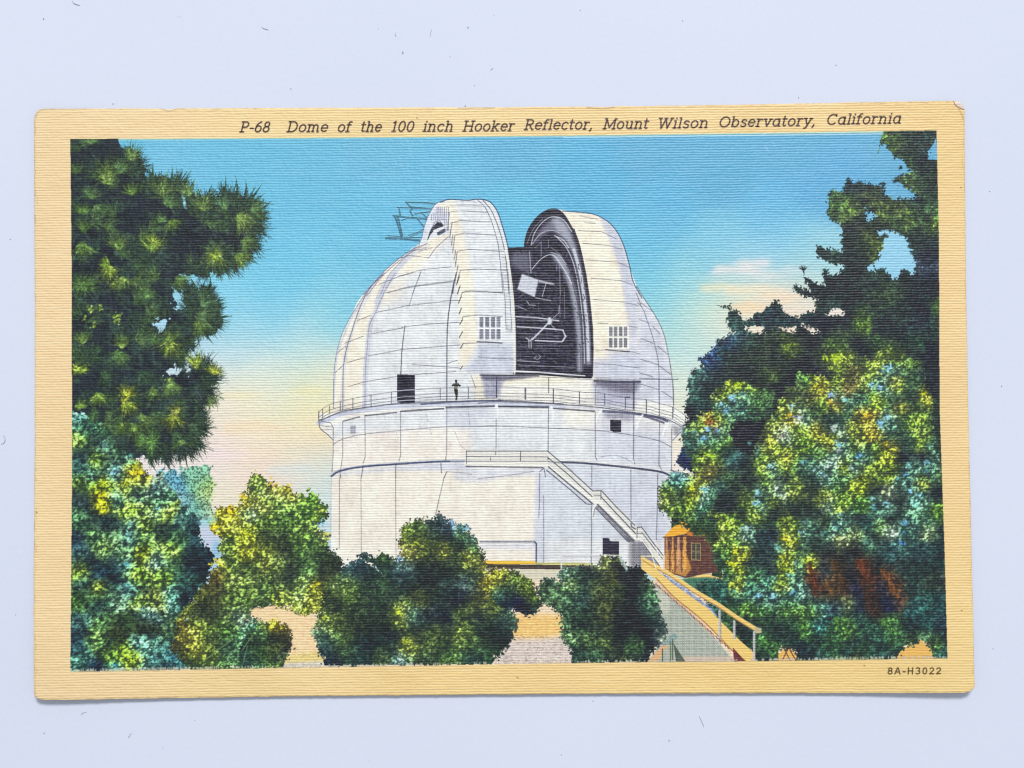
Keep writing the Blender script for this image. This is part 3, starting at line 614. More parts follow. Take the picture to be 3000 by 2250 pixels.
# belt below the drum
line([(330, 1640), (400, 1600), (560, 1570), (850, 1545), (1200, 1525), (1470, 1520)], 8, C(176, 186, 210), 'Z5', .6, True)
line([(335, 1645), (400, 1605), (560, 1572), (850, 1548), (1200, 1527), (1290, 1525)], 5, C(50, 56, 88), 'Z5', .88, True)
line([(1250, 1526), (1470, 1522)], 2.4, C(60, 66, 92), 'Z5', .8)
line([(750, 930), (1000, 938), (1200, 955), (1540, 990), (1800, 1025), (1900, 1060), (1950, 1100)], 5.6, C(36, 38, 60), 'G', .9, True)
line([(1950, 1098), (1900, 1055), (1800, 1023)], 3, C(30, 40, 60), 'G', .7)
for pts in ([(1000, 880), (1080, 895), (1180, 920)], [(1290, 870), (1400, 880), (1550, 930)]):
    line(pts, 7, C(226, 230, 240), 'G', .6, True)
line([(1210, 880), (1330, 865), (1430, 880), (1540, 935)], 1.6, v='G', a=.6, sm=True, dots=.3)
line([(1925, 1010), (1960, 1030), (1945, 1045)], 4, v='G', a=.7)
# lower wall joints
for pts in ([(342, 0), (340, 490)], [(492, 0), (494, 520)], [(732, 0), (735, 590)]):
    line(pts, 2.1, C(84, 84, 104), 'F6', .75, dots=.25)
line([(285, 0), (283, 400)], 1.6, C(130, 124, 136), 'F6', .6, dots=.35)
line([(1067, 0), (1040, 120), (1005, 270)], 2.2, v='F6', a=.8, dots=.3)
for pts in ([(405, 1630), (405, 1659)], [(590, 1560), (575, 1659)], [(855, 1550), (855, 1659)], [(1220, 1540), (1225, 1620)], [(1268, 1610), (1245, 1659)]):
    line(pts, 2, v='Z5', a=.75)
line([(1268, 1610), (1400, 1620), (1470, 1630)], 1.6, v='Z5', a=.6, dots=.3)
for pts, a in (([(1230, 240), (1228, 460)], .65), ([(1228, 800), (1222, 1290)], .65), ([(1650, 280), (1652, 820)], .85), ([(1940, 330), (1938, 560), (1925, 1040)], .75), ([(665, 320), (662, 700)], .85), ([(660, 700), (655, 800)], .5), ([(708, 560), (710, 1290)], .4), ([(1222, 1230), (1218, 1370)], .85)):
    line(pts, 2.4, v='S', a=a, dots=.15)
line([(20, 1058), (615, 1058)], 3, C(60, 66, 92), 'S', .85); line([(610, 1058), (630, 1080), (628, 1290)], 4, C(60, 60, 80), 'S', .85)
line([(0, 380), (300, 345), (600, 300)], 1.8, v='S', a=.55, dots=.4)
# weathering of the painted steel
wth = np.clip(vnoise(PH, PW, 26, 40), -1.2, 1.6) * .016 + np.clip(vnoise(PH, PW, 7, 9), -1, 2) * .014
IMG -= (wth * ((BM | SM | RM) & ~OM))[..., None]
# halftone grain over the building
Yg, Xg = np.mgrid[0:PH, 0:PW]
ht = (np.sin((Xg + Yg) * .98) * np.sin((Xg - Yg) * .98)).astype(np.float32)
sh_ = np.clip((.93 - IMG.mean(2)) * 1.2, 0, .5) * (BM | SM | RM) * ~OM
IMG -= (np.clip(ht, -.4, 1) * sh_ * .20)[..., None]
ht2 = (np.sin((Xg * .9 + Yg * .5) * 1.1) * np.sin((Yg * .9 - Xg * .5) * 1.1)).astype(np.float32)
IMG -= (ht2 * .022 * (LAB == LI['sky']))[..., None] * np.array([1.2, .8, .3], np.float32)
# staircase
bf('S', [(1000, 250), (760, 250), (700, 200), (0, 180), (0, 80), (750, 78), (1240, 500), (1330, 505), (1720, 890), (1770, 900), (2010, 1240), (2000, 1350), (1960, 1330), (1760, 1060), (1680, 1050), (1270, 660), (1160, 640), (740, 290)], C(234, 231, 220), .0)
ST = fill([(-140, 60), (750, 78), (1000, 290), (1240, 505), (1335, 505), (1720, 895), (1770, 900), (1900, 1090), (2010, 1220), (1990, 1360), (1770, 1080), (1690, 1060), (1290, 660), (1230, 640), (730, 255), (-140, 240)], C(232, 230, 222), 'S', .9, 1, 'stairs')
fill([(1300, 650), (1700, 1050), (1620, 1060), (1270, 690)], C(128, 126, 134), 'S', .8, 2)
fill([(1640, 1060), (1780, 1050), (1960, 1320), (1900, 1360), (1640, 1340)], C(120, 118, 128), 'S', .85, 5)
fill([(1560, 980), (1700, 1060), (1640, 1060)], C(70, 68, 80), 'S', .8, 2)
WT = C(243, 241, 233)
line([(-140, 215), (740, 230)], 7, WT, 'S', .95); line([(740, 230), (1260, 620)], 9, WT, 'S', .95); line([(1290, 620), (1700, 1020)], 8, WT, 'S', .95); line([(1760, 1040), (1990, 1340)], 6, WT, 'S', .95)
line([(1230, 630), (1340, 630)], 5, WT, 'S', .95); line([(1700, 1030), (1770, 1035)], 5, WT, 'S', .95)
for pts, w in (([(-130, 78), (750, 78)], 2), ([(-130, 138), (750, 142)], 1.6), ([(-130, 188), (740, 188)], 1.6), ([(-130, 245), (700, 258)], 3.2), ([(460, 80), (458, 188)], 2.4), ([(190, 80), (190, 120)], 1.6), ([(135, 140), (135, 190)], 1.4), ([(-125, 80), (-125, 215)], 1.8),
               ([(750, 78), (1000, 290), (1240, 510)], 2.6), ([(755, 150), (960, 320), (1230, 570)], 2.6), ([(755, 145), (755, 195), (880, 205)], 1.8), ([(760, 250), (1000, 450), (1240, 650)], 3.6), ([(740, 285), (1000, 500), (1170, 650), (1225, 655)], 2.6), ([(665, 300), (712, 262), (728, 360)], 1.8),
               ([(1240, 510), (1330, 505), (1500, 690), (1690, 880)], 2.6), ([(1250, 555), (1330, 560)], 1.4), ([(1330, 575), (1510, 770), (1700, 970)], 2.8), ([(1290, 655), (1480, 850), (1680, 1050)], 3), ([(1270, 695), (1450, 880), (1610, 1050), (1640, 1060)], 2.6), ([(1325, 510), (1325, 600)], 1.8),
               ([(1720, 905), (1765, 900), (1860, 1030), (2000, 1210)], 2.6), ([(1720, 905), (1715, 1020)], 2), ([(1770, 960), (1990, 1240)], 2.2), ([(1770, 1060), (1960, 1320)], 2.4), ([(1720, 970), (1765, 970)], 1.4), ([(1650, 860), (1660, 900), (1700, 920)], 3.5)):
    line(pts, w, v='S', a=.8, lab='stairs')
line([(1275, 650), (1240, 720), (1235, 800)], 5, WT, 'S', .9, True)
line([(1228, 670), (1222, 800)], 1.8, v='S', a=.7); line([(1265, 690), (1240, 790)], 1.6, v='S', a=.7)
# ground floor door, base strip, rail in front
fill([(1345, 1018), (1420, 1020), (1422, 1052), (1522, 1055), (1522, 1198), (1345, 1195)], C(46, 40, 58), 'S', lab='doorway2')
fill([(60, 1262), (620, 1268), (615, 1300), (60, 1302)], C(240, 196, 70), 'S', lab='building')
fill([(620, 1280), (1240, 1290), (1240, 1320), (620, 1305)], C(206, 204, 110), 'S', .9, 1, lab='building')
fill([(40, 1298), (600, 1305), (1240, 1318), (1240, 1365), (600, 1360), (40, 1345)], C(48, 36, 30), 'S', lab='building')
# ---------------- ground ----------------
fill([(0, 1345), (1240, 1362), (1400, 1500), (1200, 1659), (0, 1659)], C(222, 216, 192), 'S', lab='ground')
GR = fill([(960, 1760), (1060, 1700), (2010, 1700), (2300, 1690), (2780, 1880), (2780, 1940), (206, 1970), (206, 1900), (700, 1780)], C(240, 218, 190), lab='ground')
fill([(700, 1790), (780, 1770), (900, 1790), (960, 1850), (950, 1960), (720, 1960), (780, 1880), (760, 1840)], C(246, 214, 168), lab='ground', soft=3)
fill([(1480, 1800), (1660, 1800), (1680, 1850), (1600, 1880), (1500, 1870)], C(242, 200, 126), soft=8)
fill([(1460, 1880), (1700, 1860), (1720, 1950), (1440, 1950)], C(224, 210, 200), soft=8)
fill([(820, 1925), (980, 1900), (980, 1960), (800, 1960)], C(236, 214, 140), soft=5)
fill([(700, 1948), (1000, 1935), (1000, 1965), (700, 1970)], C(222, 214, 198), soft=3)
g = vnoise(PH, PW, 6, 3) * .03
IMG += (g * GR)[..., None]
for _ in range(160):
    x, y = rng.uniform(1440, 1720), rng.uniform(1860, 1945)
    line([(x, y), (x + rng.uniform(2, 8), y + rng.uniform(-3, 3))], 1.5, C(120, 104, 96), a=.5)
# ---------------- cabin, bridge and path ----------------
fill([(2010, 1690), (2140, 1680), (2260, 1700), (2260, 1760), (2130, 1790), (2060, 1740)], C(236, 190, 110), soft=3, lab='ground')
fill([(690, 790), (850, 750), (950, 750), (1060, 800), (1100, 900), (1000, 900), (800, 820)], C(60, 112, 88), 'P', soft=3, lab='ground')
fill([(820, 760), (900, 735), (1030, 735), (1030, 755), (900, 755)], C(240, 204, 120), 'P', soft=1)
fill([(700, 400), (830, 380), (1010, 380), (1030, 760), (960, 745), (985, 540), (860, 480), (700, 470)], C(40, 54, 44), 'P', lab='leafy_right')
CB = fill([(655, 490), (850, 470), (960, 490), (985, 540), (1000, 720), (900, 735), (790, 760), (655, 715)], C(78, 44, 36), 'P', lab='cabin')
for k in range(14):
    line([(800, 500 + k * 17), (1000, 512 + k * 15.5)], 2.6, C(66, 36, 34), 'P', .7)
for _ in range(200):
    x, y = rng.uniform(800, 990), rng.uniform(490, 730)
    line([(x, y), (x + 14, y)], 1.8, C(*[(116, 66, 42), (42, 24, 30), (140, 92, 56)][rng.integers(3)]), 'P', .6)
fill([(655, 500), (790, 500), (790, 580), (655, 580)], C(84, 48, 40), 'P', lab='cabin')
fill([(660, 575), (790, 580), (810, 640), (830, 700), (790, 750), (655, 712)], C(206, 146, 70), 'P', soft=1, lab='cabin')

fill([(650, 490), (720, 420), (800, 400), (830, 430), (800, 470), (700, 492)], C(240, 176, 56), 'P', lab='cabin')
fill([(800, 455), (860, 470), (950, 470), (950, 490), (800, 485)], C(214, 130, 48), 'P', soft=1, lab='cabin')
for x, w, c in ((668, 6, (222, 150, 90)), (708, 5, (240, 176, 96)), (745, 7, (226, 176, 140)), (786, 9, (240, 178, 84))):
    line([(x, 495), (x, 700)], w, C(*c), 'P', .9, lab='cabin')
for x in (690, 724, 765): line([(x, 500), (x, 720)], 4, C(72, 40, 40), 'P', .8)
for _ in range(120):
    x, y = rng.uniform(660, 800), rng.uniform(500, 725)
    line([(x, y), (x + rng.uniform(-3, 3), y + rng.uniform(6, 20))], 2, C(*[(110, 64, 44), (70, 40, 40), (236, 190, 110), (222, 170, 140)][rng.integers(4)]), 'P', .6)
fill([(832, 535), (885, 535), (885, 640), (832, 640)], C(52, 46, 40), 'P', lab='cabin')
for a, b in (((830, 535), (888, 535)), ((830, 640), (888, 645)), ((830, 535), (830, 640)), ((888, 535), (888, 645)), ((858, 535), (858, 642)), ((830, 588), (888, 590))):
    line([a, b], 2.4, C(196, 176, 110), 'P', .9)
line([(645, 495), (800, 490)], 3, C(70, 40, 30), 'P', .8)
# path
PM = fill([(590, 800), (680, 850), (780, 940), (880, 1040), (960, 1120), (1040, 1220), (1110, 1300), (540, 1310), (600, 1230), (640, 1100), (600, 950)], C(186, 194, 178), 'P', soft=1, lab='path')
fill([(760, 1270), (1110, 1270), (1110, 1310), (760, 1310)], C(222, 196, 176), 'P', soft=4)
fill([(590, 800), (680, 870), (700, 950), (660, 1000), (610, 960)], C(204, 208, 190), 'P', soft=4)
line([(600, 790), (700, 880), (800, 960), (880, 1040), (960, 1120)], 9, C(226, 196, 170), 'P', .8, True)
IMG -= (ht * .05 * PM)[..., None]
# man on the gallery
MN = C(42, 42, 34)
fill([(1333, 868), (1342, 862), (1352, 868), (1352, 886), (1345, 892), (1336, 888)], MN, 'Z5', lab='person')
fill([(1318, 895), (1360, 893), (1384, 912), (1372, 922), (1358, 914), (1352, 935), (1358, 945), (1358, 970), (1355, 1000), (1350, 1030), (1338, 1032), (1340, 1000), (1330, 965), (1325, 935), (1322, 912), (1312, 920), (1308, 908)], MN, 'Z5', lab='person')
line([(1322, 918), (1350, 920)], 1.6, C(206, 206, 190), 'Z5', .9); line([(1322, 931), (1356, 931)], 2, C(232, 232, 224), 'Z5', .95)
# small white rail in front of the drum
line([(900, 1205), (1200, 1205), (1530, 1205), (1610, 1370)], 3, C(236, 238, 242), 'S', .9)
line([(900, 1210), (898, 1370)], 5, C(226, 230, 226), 'S', .9); line([(1216, 1210), (1212, 1370)], 3.5, C(210, 220, 220), 'S', .9); line([(905, 1213), (1530, 1214)], 1.4, v='S', a=.5)

def bridge():
    # footbridge rails
    YL = C(240, 206, 122); YD = C(190, 130, 66)
    fill([(540, 640), (640, 730), (760, 800), (860, 880), (960, 960), (1000, 1010), (940, 1000), (830, 930), (700, 830), (600, 760)], C(176, 186, 206), 'P', soft=1, lab='rail')
    for _ in range(150):
        t = rng.uniform(0, 1); x = 620 + 350 * t + rng.normal(0, 12); y = 720 + 260 * t + rng.normal(0, 14)
        line([(x, y), (x + rng.uniform(4, 16), y + rng.uniform(-8, 10))], 2, C(*[(112, 132, 180), (206, 196, 216), (84, 96, 150), (230, 230, 236)][rng.integers(4)]), 'P', .8)
    fill([(505, 650), (600, 700), (700, 790), (840, 890), (940, 960), (1040, 1060), (1150, 1170), (1240, 1250), (1240, 1300), (1180, 1300), (1080, 1210), (960, 1090), (850, 990), (720, 890), (600, 770), (505, 700)], YL, 'P', lab='rail')
    line([(600, 760), (720, 885), (850, 990), (960, 1090), (1100, 1235), (1180, 1298)], 4, YD, 'P', .8, True)
    line([(520, 640), (560, 664), (700, 742), (860, 850), (1000, 932), (1130, 1020), (1262, 1100)], 13, YL, 'P', 1, True, lab='rail')
    line([(505, 636), (560, 674), (700, 754), (860, 864), (1000, 944), (1130, 1034), (1262, 1114)], 3, YD, 'P', .7, True)
    fill([(1235, 1075), (1285, 1085), (1285, 1115), (1240, 1120)], C(206, 196, 150), 'P', soft=1, lab='rail')
    for x, y0, y1 in ((1012, 970, 1190), (1107, 1040, 1150), (1236, 1110, 1296)):
        line([(x, y0), (x, y1)], 7, C(206, 206, 206), 'P', .95, lab='rail'); line([(x + 9, y0), (x + 9, y1)], 2, C(110, 100, 90), 'P', .6)
    line([(505, 618), (655, 618)], 4, C(232, 226, 200), 'P', .9); line([(655, 618), (652, 710)], 4.5, C(232, 216, 190), 'P', .9, lab='rail'); line([(505, 618), (515, 700)], 4, C(232, 206, 130), 'P', .9, lab='rail')
    for x in (600, 640): line([(x - 40, 560), (x, 700)], 3.5, WT, 'P', .85)
    fill([(545, 1300), (640, 1200), (700, 1150), (720, 1160), (650, 1230), (620, 1300)], C(226, 180, 130), 'P', lab='rail')
    fill([(640, 1200), (715, 1110), (740, 1140), (700, 1190)], C(150, 176, 170), 'P', soft=1, lab='rail')
    for x, y0, y1, c in ((642, 1220, 1300, (60, 66, 40)), (694, 1180, 1300, (92, 110, 70)), (708, 1160, 1300, (52, 60, 50))): line([(x, y0), (x, y1)], 3.5, C(*c), 'P', .9)
    fill([(712, 1180), (790, 1300), (730, 1300)], C(60, 70, 56), 'P', .9)
    fill([(1098, 1210), (1180, 1300), (1105, 1300)], C(92, 34, 40), 'P', .95)
    for k in range(26):
        t = k / 26; x = 600 + 480 * t; y = 800 + 420 * t
        line([(x, y - 4), (x + 10, y + 14)], 3, C(*[(150, 84, 70), (100, 60, 50), (206, 130, 60)][k % 3]), 'P', .8)
# ---------------- foliage ----------------
# pale overprint foliage beyond the left tree
m = ragged(polymask([(720, 650), (880, 640), (1000, 580), (1140, 600), (1190, 760), (1150, 900), (1230, 1000), (1130, 1060), (1000, 1050), (820, 1000), (820, 820)], 'L'), 5, 22)
F_ = rbf(ctl('L', [(780, 690, (130, 196, 222)), (880, 740, (112, 176, 220)), (900, 850, (120, 186, 220)), (880, 950, (86, 140, 196)), (1040, 640, (160, 214, 190)), (1100, 740, (170, 206, 130)), (1010, 700, (140, 200, 170)), (1090, 880, (150, 204, 176)), (1000, 950, (120, 176, 170)), (1180, 970, (220, 220, 190)), (860, 850, (220, 220, 180)), (1150, 820, (226, 222, 160)), (1130, 1030, (170, 210, 200))]), 18)
w = (blur(m.astype(np.float32), 2) * .88 * PIC)[..., None]; IMG[:] = IMG * (1 - w) + F_ * w; LAB[m] = LI['leafy_left']
i = rng.integers(0, m.sum(), 900); yy, xx = np.nonzero(m)
dabs(xx[i], yy[i], (F_[yy[i], xx[i]] * rng.uniform(.3, .75, (900, 1))).astype(np.float32), rng.uniform(1.4, 3.4, 900), rng.uniform(1, 1.8, 900), rng.normal(.6, .8, 900), clip=PIC)
fill([(1040, 1010), (1130, 1040), (1230, 1190), (1235, 1320), (1150, 1310), (1080, 1150)], C(196, 206, 226), 'L', .9, 3)
fill([(1180, 1200), (1235, 1210), (1235, 1330), (1150, 1320)], C(140, 190, 222), 'L', .8, 5)

# left leafy tree
fill([(206, 1140), (300, 1170), (380, 1270), (410, 1340), (350, 1350), (206, 1300)], C(36, 48, 44), lab='leafy_left')
LLp, LLs = speck(
    ctl('L', [(60, 190, (120, 176, 168)), (130, 250, (70, 112, 92)), (300, 290, (90, 130, 92)), (80, 370, (140, 176, 74)), (200, 370, (46, 62, 56)), (290, 430, (110, 150, 150)), (100, 480, (50, 66, 72)), (240, 520, (140, 170, 60)), (380, 440, (70, 96, 66)), (510, 510, (110, 170, 160)),
               (60, 560, (70, 110, 100)), (180, 640, (80, 116, 100)), (390, 620, (130, 180, 200)), (300, 560, (90, 120, 100)), (560, 630, (222, 200, 40)), (500, 620, (200, 196, 60)), (600, 690, (190, 190, 70)), (270, 740, (180, 196, 50)), (265, 840, (226, 210, 30)), (450, 740, (170, 186, 70)), (110, 720, (120, 150, 70)),
               (60, 820, (56, 72, 70)), (150, 860, (40, 52, 58)), (380, 820, (110, 160, 130)), (560, 770, (120, 160, 130)), (700, 760, (150, 180, 190)), (740, 830, (100, 150, 110)), (480, 940, (150, 180, 70)), (640, 930, (150, 184, 90)), (720, 940, (150, 200, 200)), (770, 960, (180, 200, 60)),
               (80, 980, (90, 130, 90)), (240, 1040, (44, 58, 56)), (370, 1060, (30, 42, 50)), (510, 1060, (140, 186, 180)), (760, 1060, (36, 46, 46)), (600, 1050, (150, 176, 70)), (900, 1030, (110, 160, 160)), (1000, 1080, (40, 60, 66)),
               (80, 1180, (36, 50, 66)), (200, 1130, (110, 150, 90)), (380, 1130, (130, 170, 110)), (480, 1150, (130, 180, 180)), (620, 1140, (120, 160, 90)), (880, 1130, (80, 116, 76)), (1080, 1150, (70, 110, 120)), (90, 1240, (90, 130, 150)), (270, 1250, (150, 186, 100)), (450, 1260, (120, 160, 110)), (610, 1280, (150, 160, 40)), (800, 1260, (150, 180, 80)), (1040, 1260, (36, 50, 58)),
               (60, 1350, (60, 80, 70)), (190, 1330, (36, 50, 56)), (330, 1340, (40, 56, 60)), (470, 1390, (110, 170, 190)), (700, 1330, (150, 196, 170)), (850, 1360, (70, 100, 70)), (1000, 1370, (26, 36, 44)), (90, 1410, (160, 180, 60)), (250, 1430, (36, 60, 76)), (530, 1430, (160, 190, 60)), (650, 1460, (130, 160, 70)),
               (120, 1500, (60, 90, 80)), (380, 1480, (30, 42, 48)), (480, 1560, (120, 180, 190)), (760, 1480, (120, 150, 60)), (940, 1480, (60, 96, 84)), (230, 1560, (150, 160, 60)), (130, 1610, (60, 80, 60)), (330, 1620, (90, 130, 100)), (620, 1580, (60, 76, 60)), (820, 1600, (110, 170, 150)), (700, 1620, (140, 150, 70)), (950, 1600, (30, 42, 48))])
    + ctl('F3', [(430, 830, (90, 130, 60)), (520, 800, (80, 120, 80)), (560, 880, (40, 60, 64)), (700, 820, (120, 150, 120)), (860, 840, (150, 180, 70)), (950, 790, (150, 160, 80)), (420, 960, (90, 130, 140)), (590, 950, (110, 150, 90)), (880, 910, (140, 180, 190)), (780, 960, (60, 80, 50)), (430, 1060, (26, 36, 46)), (680, 1040, (50, 56, 36)), (860, 1000, (40, 44, 30)),
                  (530, 1090, (130, 170, 90)), (420, 1130, (60, 100, 110)), (860, 1120, (110, 160, 140)), (620, 1150, (60, 80, 56)), (650, 1200, (130, 166, 60)), (760, 1210, (160, 190, 60)), (450, 1220, (90, 140, 120)), (800, 1270, (170, 190, 50)), (540, 1290, (30, 44, 70)), (680, 1300, (90, 160, 180)), (440, 1310, (80, 130, 120)), (960, 1250, (96, 150, 160)), (1090, 1250, (80, 140, 170)), (1000, 1310, (30, 44, 56)), (860, 1310, (70, 110, 120))]), .45, (70, 104, 76), 6)
foliage(polymask([(206, 1190), (240, 1195), (290, 1235), (330, 1290), (380, 1330), (425, 1390), (470, 1405), (500, 1440), (545, 1490), (575, 1530), (590, 1580), (620, 1620), (600, 1700), (560, 1760), (520, 1830), (560, 1960), (206, 1972)]),
    LLp,
    'leafy_left', sig=15, a=(4, 8), jit=6, edge=6, slope=-.55, clump=14, gain=1.35, dark=.26)
blobs('N', LLs)
# yellow-green bush
foliage(polymask([(610, 1535), (650, 1500), (700, 1490), (720, 1455), (700, 1440), (735, 1440), (730, 1415), (760, 1385), (785, 1420), (820, 1420), (860, 1445), (875, 1455), (915, 1435), (935, 1480), (960, 1490), (945, 1530), (920, 1550), (970, 1570), (965, 1610), (1000, 1640), (1010, 1700), (950, 1790), (900, 1800), (850, 1780), (780, 1770), (720, 1800), (850, 1880), (830, 1955), (560, 1965), (500, 1900), (540, 1800), (600, 1700), (640, 1640), (655, 1580)]),
    ctl('L', [(1540, 690, (150, 176, 70)), (1450, 780, (160, 186, 90)), (1420, 840, (236, 204, 60)), (1670, 750, (222, 200, 70)), (1780, 780, (216, 202, 80)), (1600, 820, (150, 180, 90)), (1720, 880, (140, 176, 80)), (1560, 880, (180, 180, 70)), (1930, 840, (120, 170, 60)), (2050, 960, (150, 184, 60)), (1900, 950, (130, 180, 70)), (1320, 960, (234, 204, 50)), (1190, 1090, (230, 200, 40)), (1300, 1060, (206, 200, 60)),
               (1450, 960, (150, 186, 120)), (1430, 1080, (190, 196, 50)), (1600, 1020, (120, 150, 60)), (1750, 1020, (100, 134, 60)), (1880, 1060, (130, 160, 70)), (1290, 1170, (130, 156, 60)), (1430, 1190, (196, 196, 50)), (1580, 1140, (46, 52, 36)), (1700, 1130, (70, 86, 50)), (1850, 1150, (110, 140, 60)), (2040, 1190, (90, 120, 56)), (2100, 1140, (220, 216, 120)),
               (1300, 1260, (120, 140, 60)), (1420, 1260, (200, 190, 50)), (1600, 1240, (150, 160, 60)), (1720, 1240, (40, 44, 36)), (1900, 1270, (90, 120, 60)), (2020, 1290, (60, 76, 46)), (1170, 1380, (196, 186, 60)), (1330, 1370, (110, 130, 60)), (1480, 1400, (80, 100, 50)), (1580, 1390, (150, 150, 60)), (1700, 1340, (140, 160, 80)), (1800, 1400, (44, 50, 40)), (1930, 1400, (110, 150, 80)), (2090, 1400, (50, 56, 40)),
               (1180, 1470, (110, 90, 40)), (1330, 1500, (150, 170, 80)), (1500, 1480, (140, 160, 80)), (1650, 1450, (120, 140, 70)), (1760, 1500, (50, 60, 50)), (1870, 1530, (160, 190, 90)), (2040, 1500, (60, 66, 44)), (1200, 1570, (60, 60, 40)), (1400, 1600, (110, 130, 60)), (1600, 1570, (110, 140, 70)), (1730, 1600, (170, 190, 80)), (2010, 1560, (190, 180, 50)), (1100, 1640, (120, 130, 50)), (2040, 1640, (170, 170, 60))])
    + ctl('F3', [(1330, 800, (90, 80, 44)), (1290, 860, (40, 40, 34)), (1180, 830, (150, 160, 60)), (1460, 830, (110, 130, 60)), (1380, 910, (60, 66, 44)), (1240, 920, (60, 66, 46)), (1550, 860, (120, 150, 70)), (1460, 940, (120, 140, 70)), (1520, 930, (130, 150, 130)), (1700, 850, (90, 110, 60)), (1800, 830, (170, 180, 60)), (1100, 900, (160, 170, 60)), (1050, 960, (180, 160, 50)), (1120, 1000, (120, 110, 50)), (950, 1060, (100, 90, 44)), (1250, 1000, (150, 160, 60)), (1180, 1080, (186, 176, 60)), (1340, 1040, (110, 130, 60)), (1450, 1030, (100, 140, 60)),
                  (1110, 1180, (60, 56, 36)), (1220, 1180, (186, 180, 60)), (1330, 1130, (90, 100, 50)), (1450, 1130, (60, 80, 60)), (1310, 1210, (150, 160, 60)), (1200, 1240, (70, 80, 40)), (1480, 1210, (110, 150, 100)), (1560, 1100, (110, 170, 110)), (1640, 1080, (90, 150, 120)), (1560, 1250, (100, 150, 90)), (1420, 1280, (110, 150, 80)), (1300, 1290, (90, 120, 60)), (1180, 1290, (60, 90, 60)), (1150, 1050, (170, 150, 60))]),
    'yellow_bush', sig=16, jit=6, edge=6, a=(3, 6.5), slope=-.5, clump=12, dark=.42, gain=1.5, sat=.78)
# low bush at the left foot
foliage(polymask([(1600, 1090), (1680, 1020), (1780, 990), (1870, 1030), (1900, 1100), (1880, 1200), (1800, 1300), (1560, 1310), (1540, 1200), (1600, 1130)], 'F3'),
    ctl('F3', [(1780, 1000, (196, 170, 50)), (1680, 1060, (110, 150, 90)), (1840, 1060, (60, 56, 36)), (1760, 1090, (36, 40, 30)), (1660, 1130, (36, 46, 34)), (1780, 1140, (100, 110, 60)), (1680, 1200, (80, 110, 60)), (1590, 1220, (50, 70, 60)), (1780, 1210, (60, 66, 40)), (1750, 1270, (110, 140, 80)), (1850, 1240, (140, 170, 130)), (1620, 1280, (70, 110, 80)), (1850, 1130, (50, 44, 34))]),
    'low_bush', sig=15, jit=5, edge=4, a=(3, 6), clump=14)
for pts in ([(1300, 1270), (1400, 1190), (1500, 1120)], [(1520, 1120), (1535, 1200), (1530, 1290)], [(1600, 1170), (1570, 1280)], [(1640, 1090), (1560, 1200)]):
    line(pts, 2.4, C(150, 190, 130), 'F3', .8, lab='low_bush')
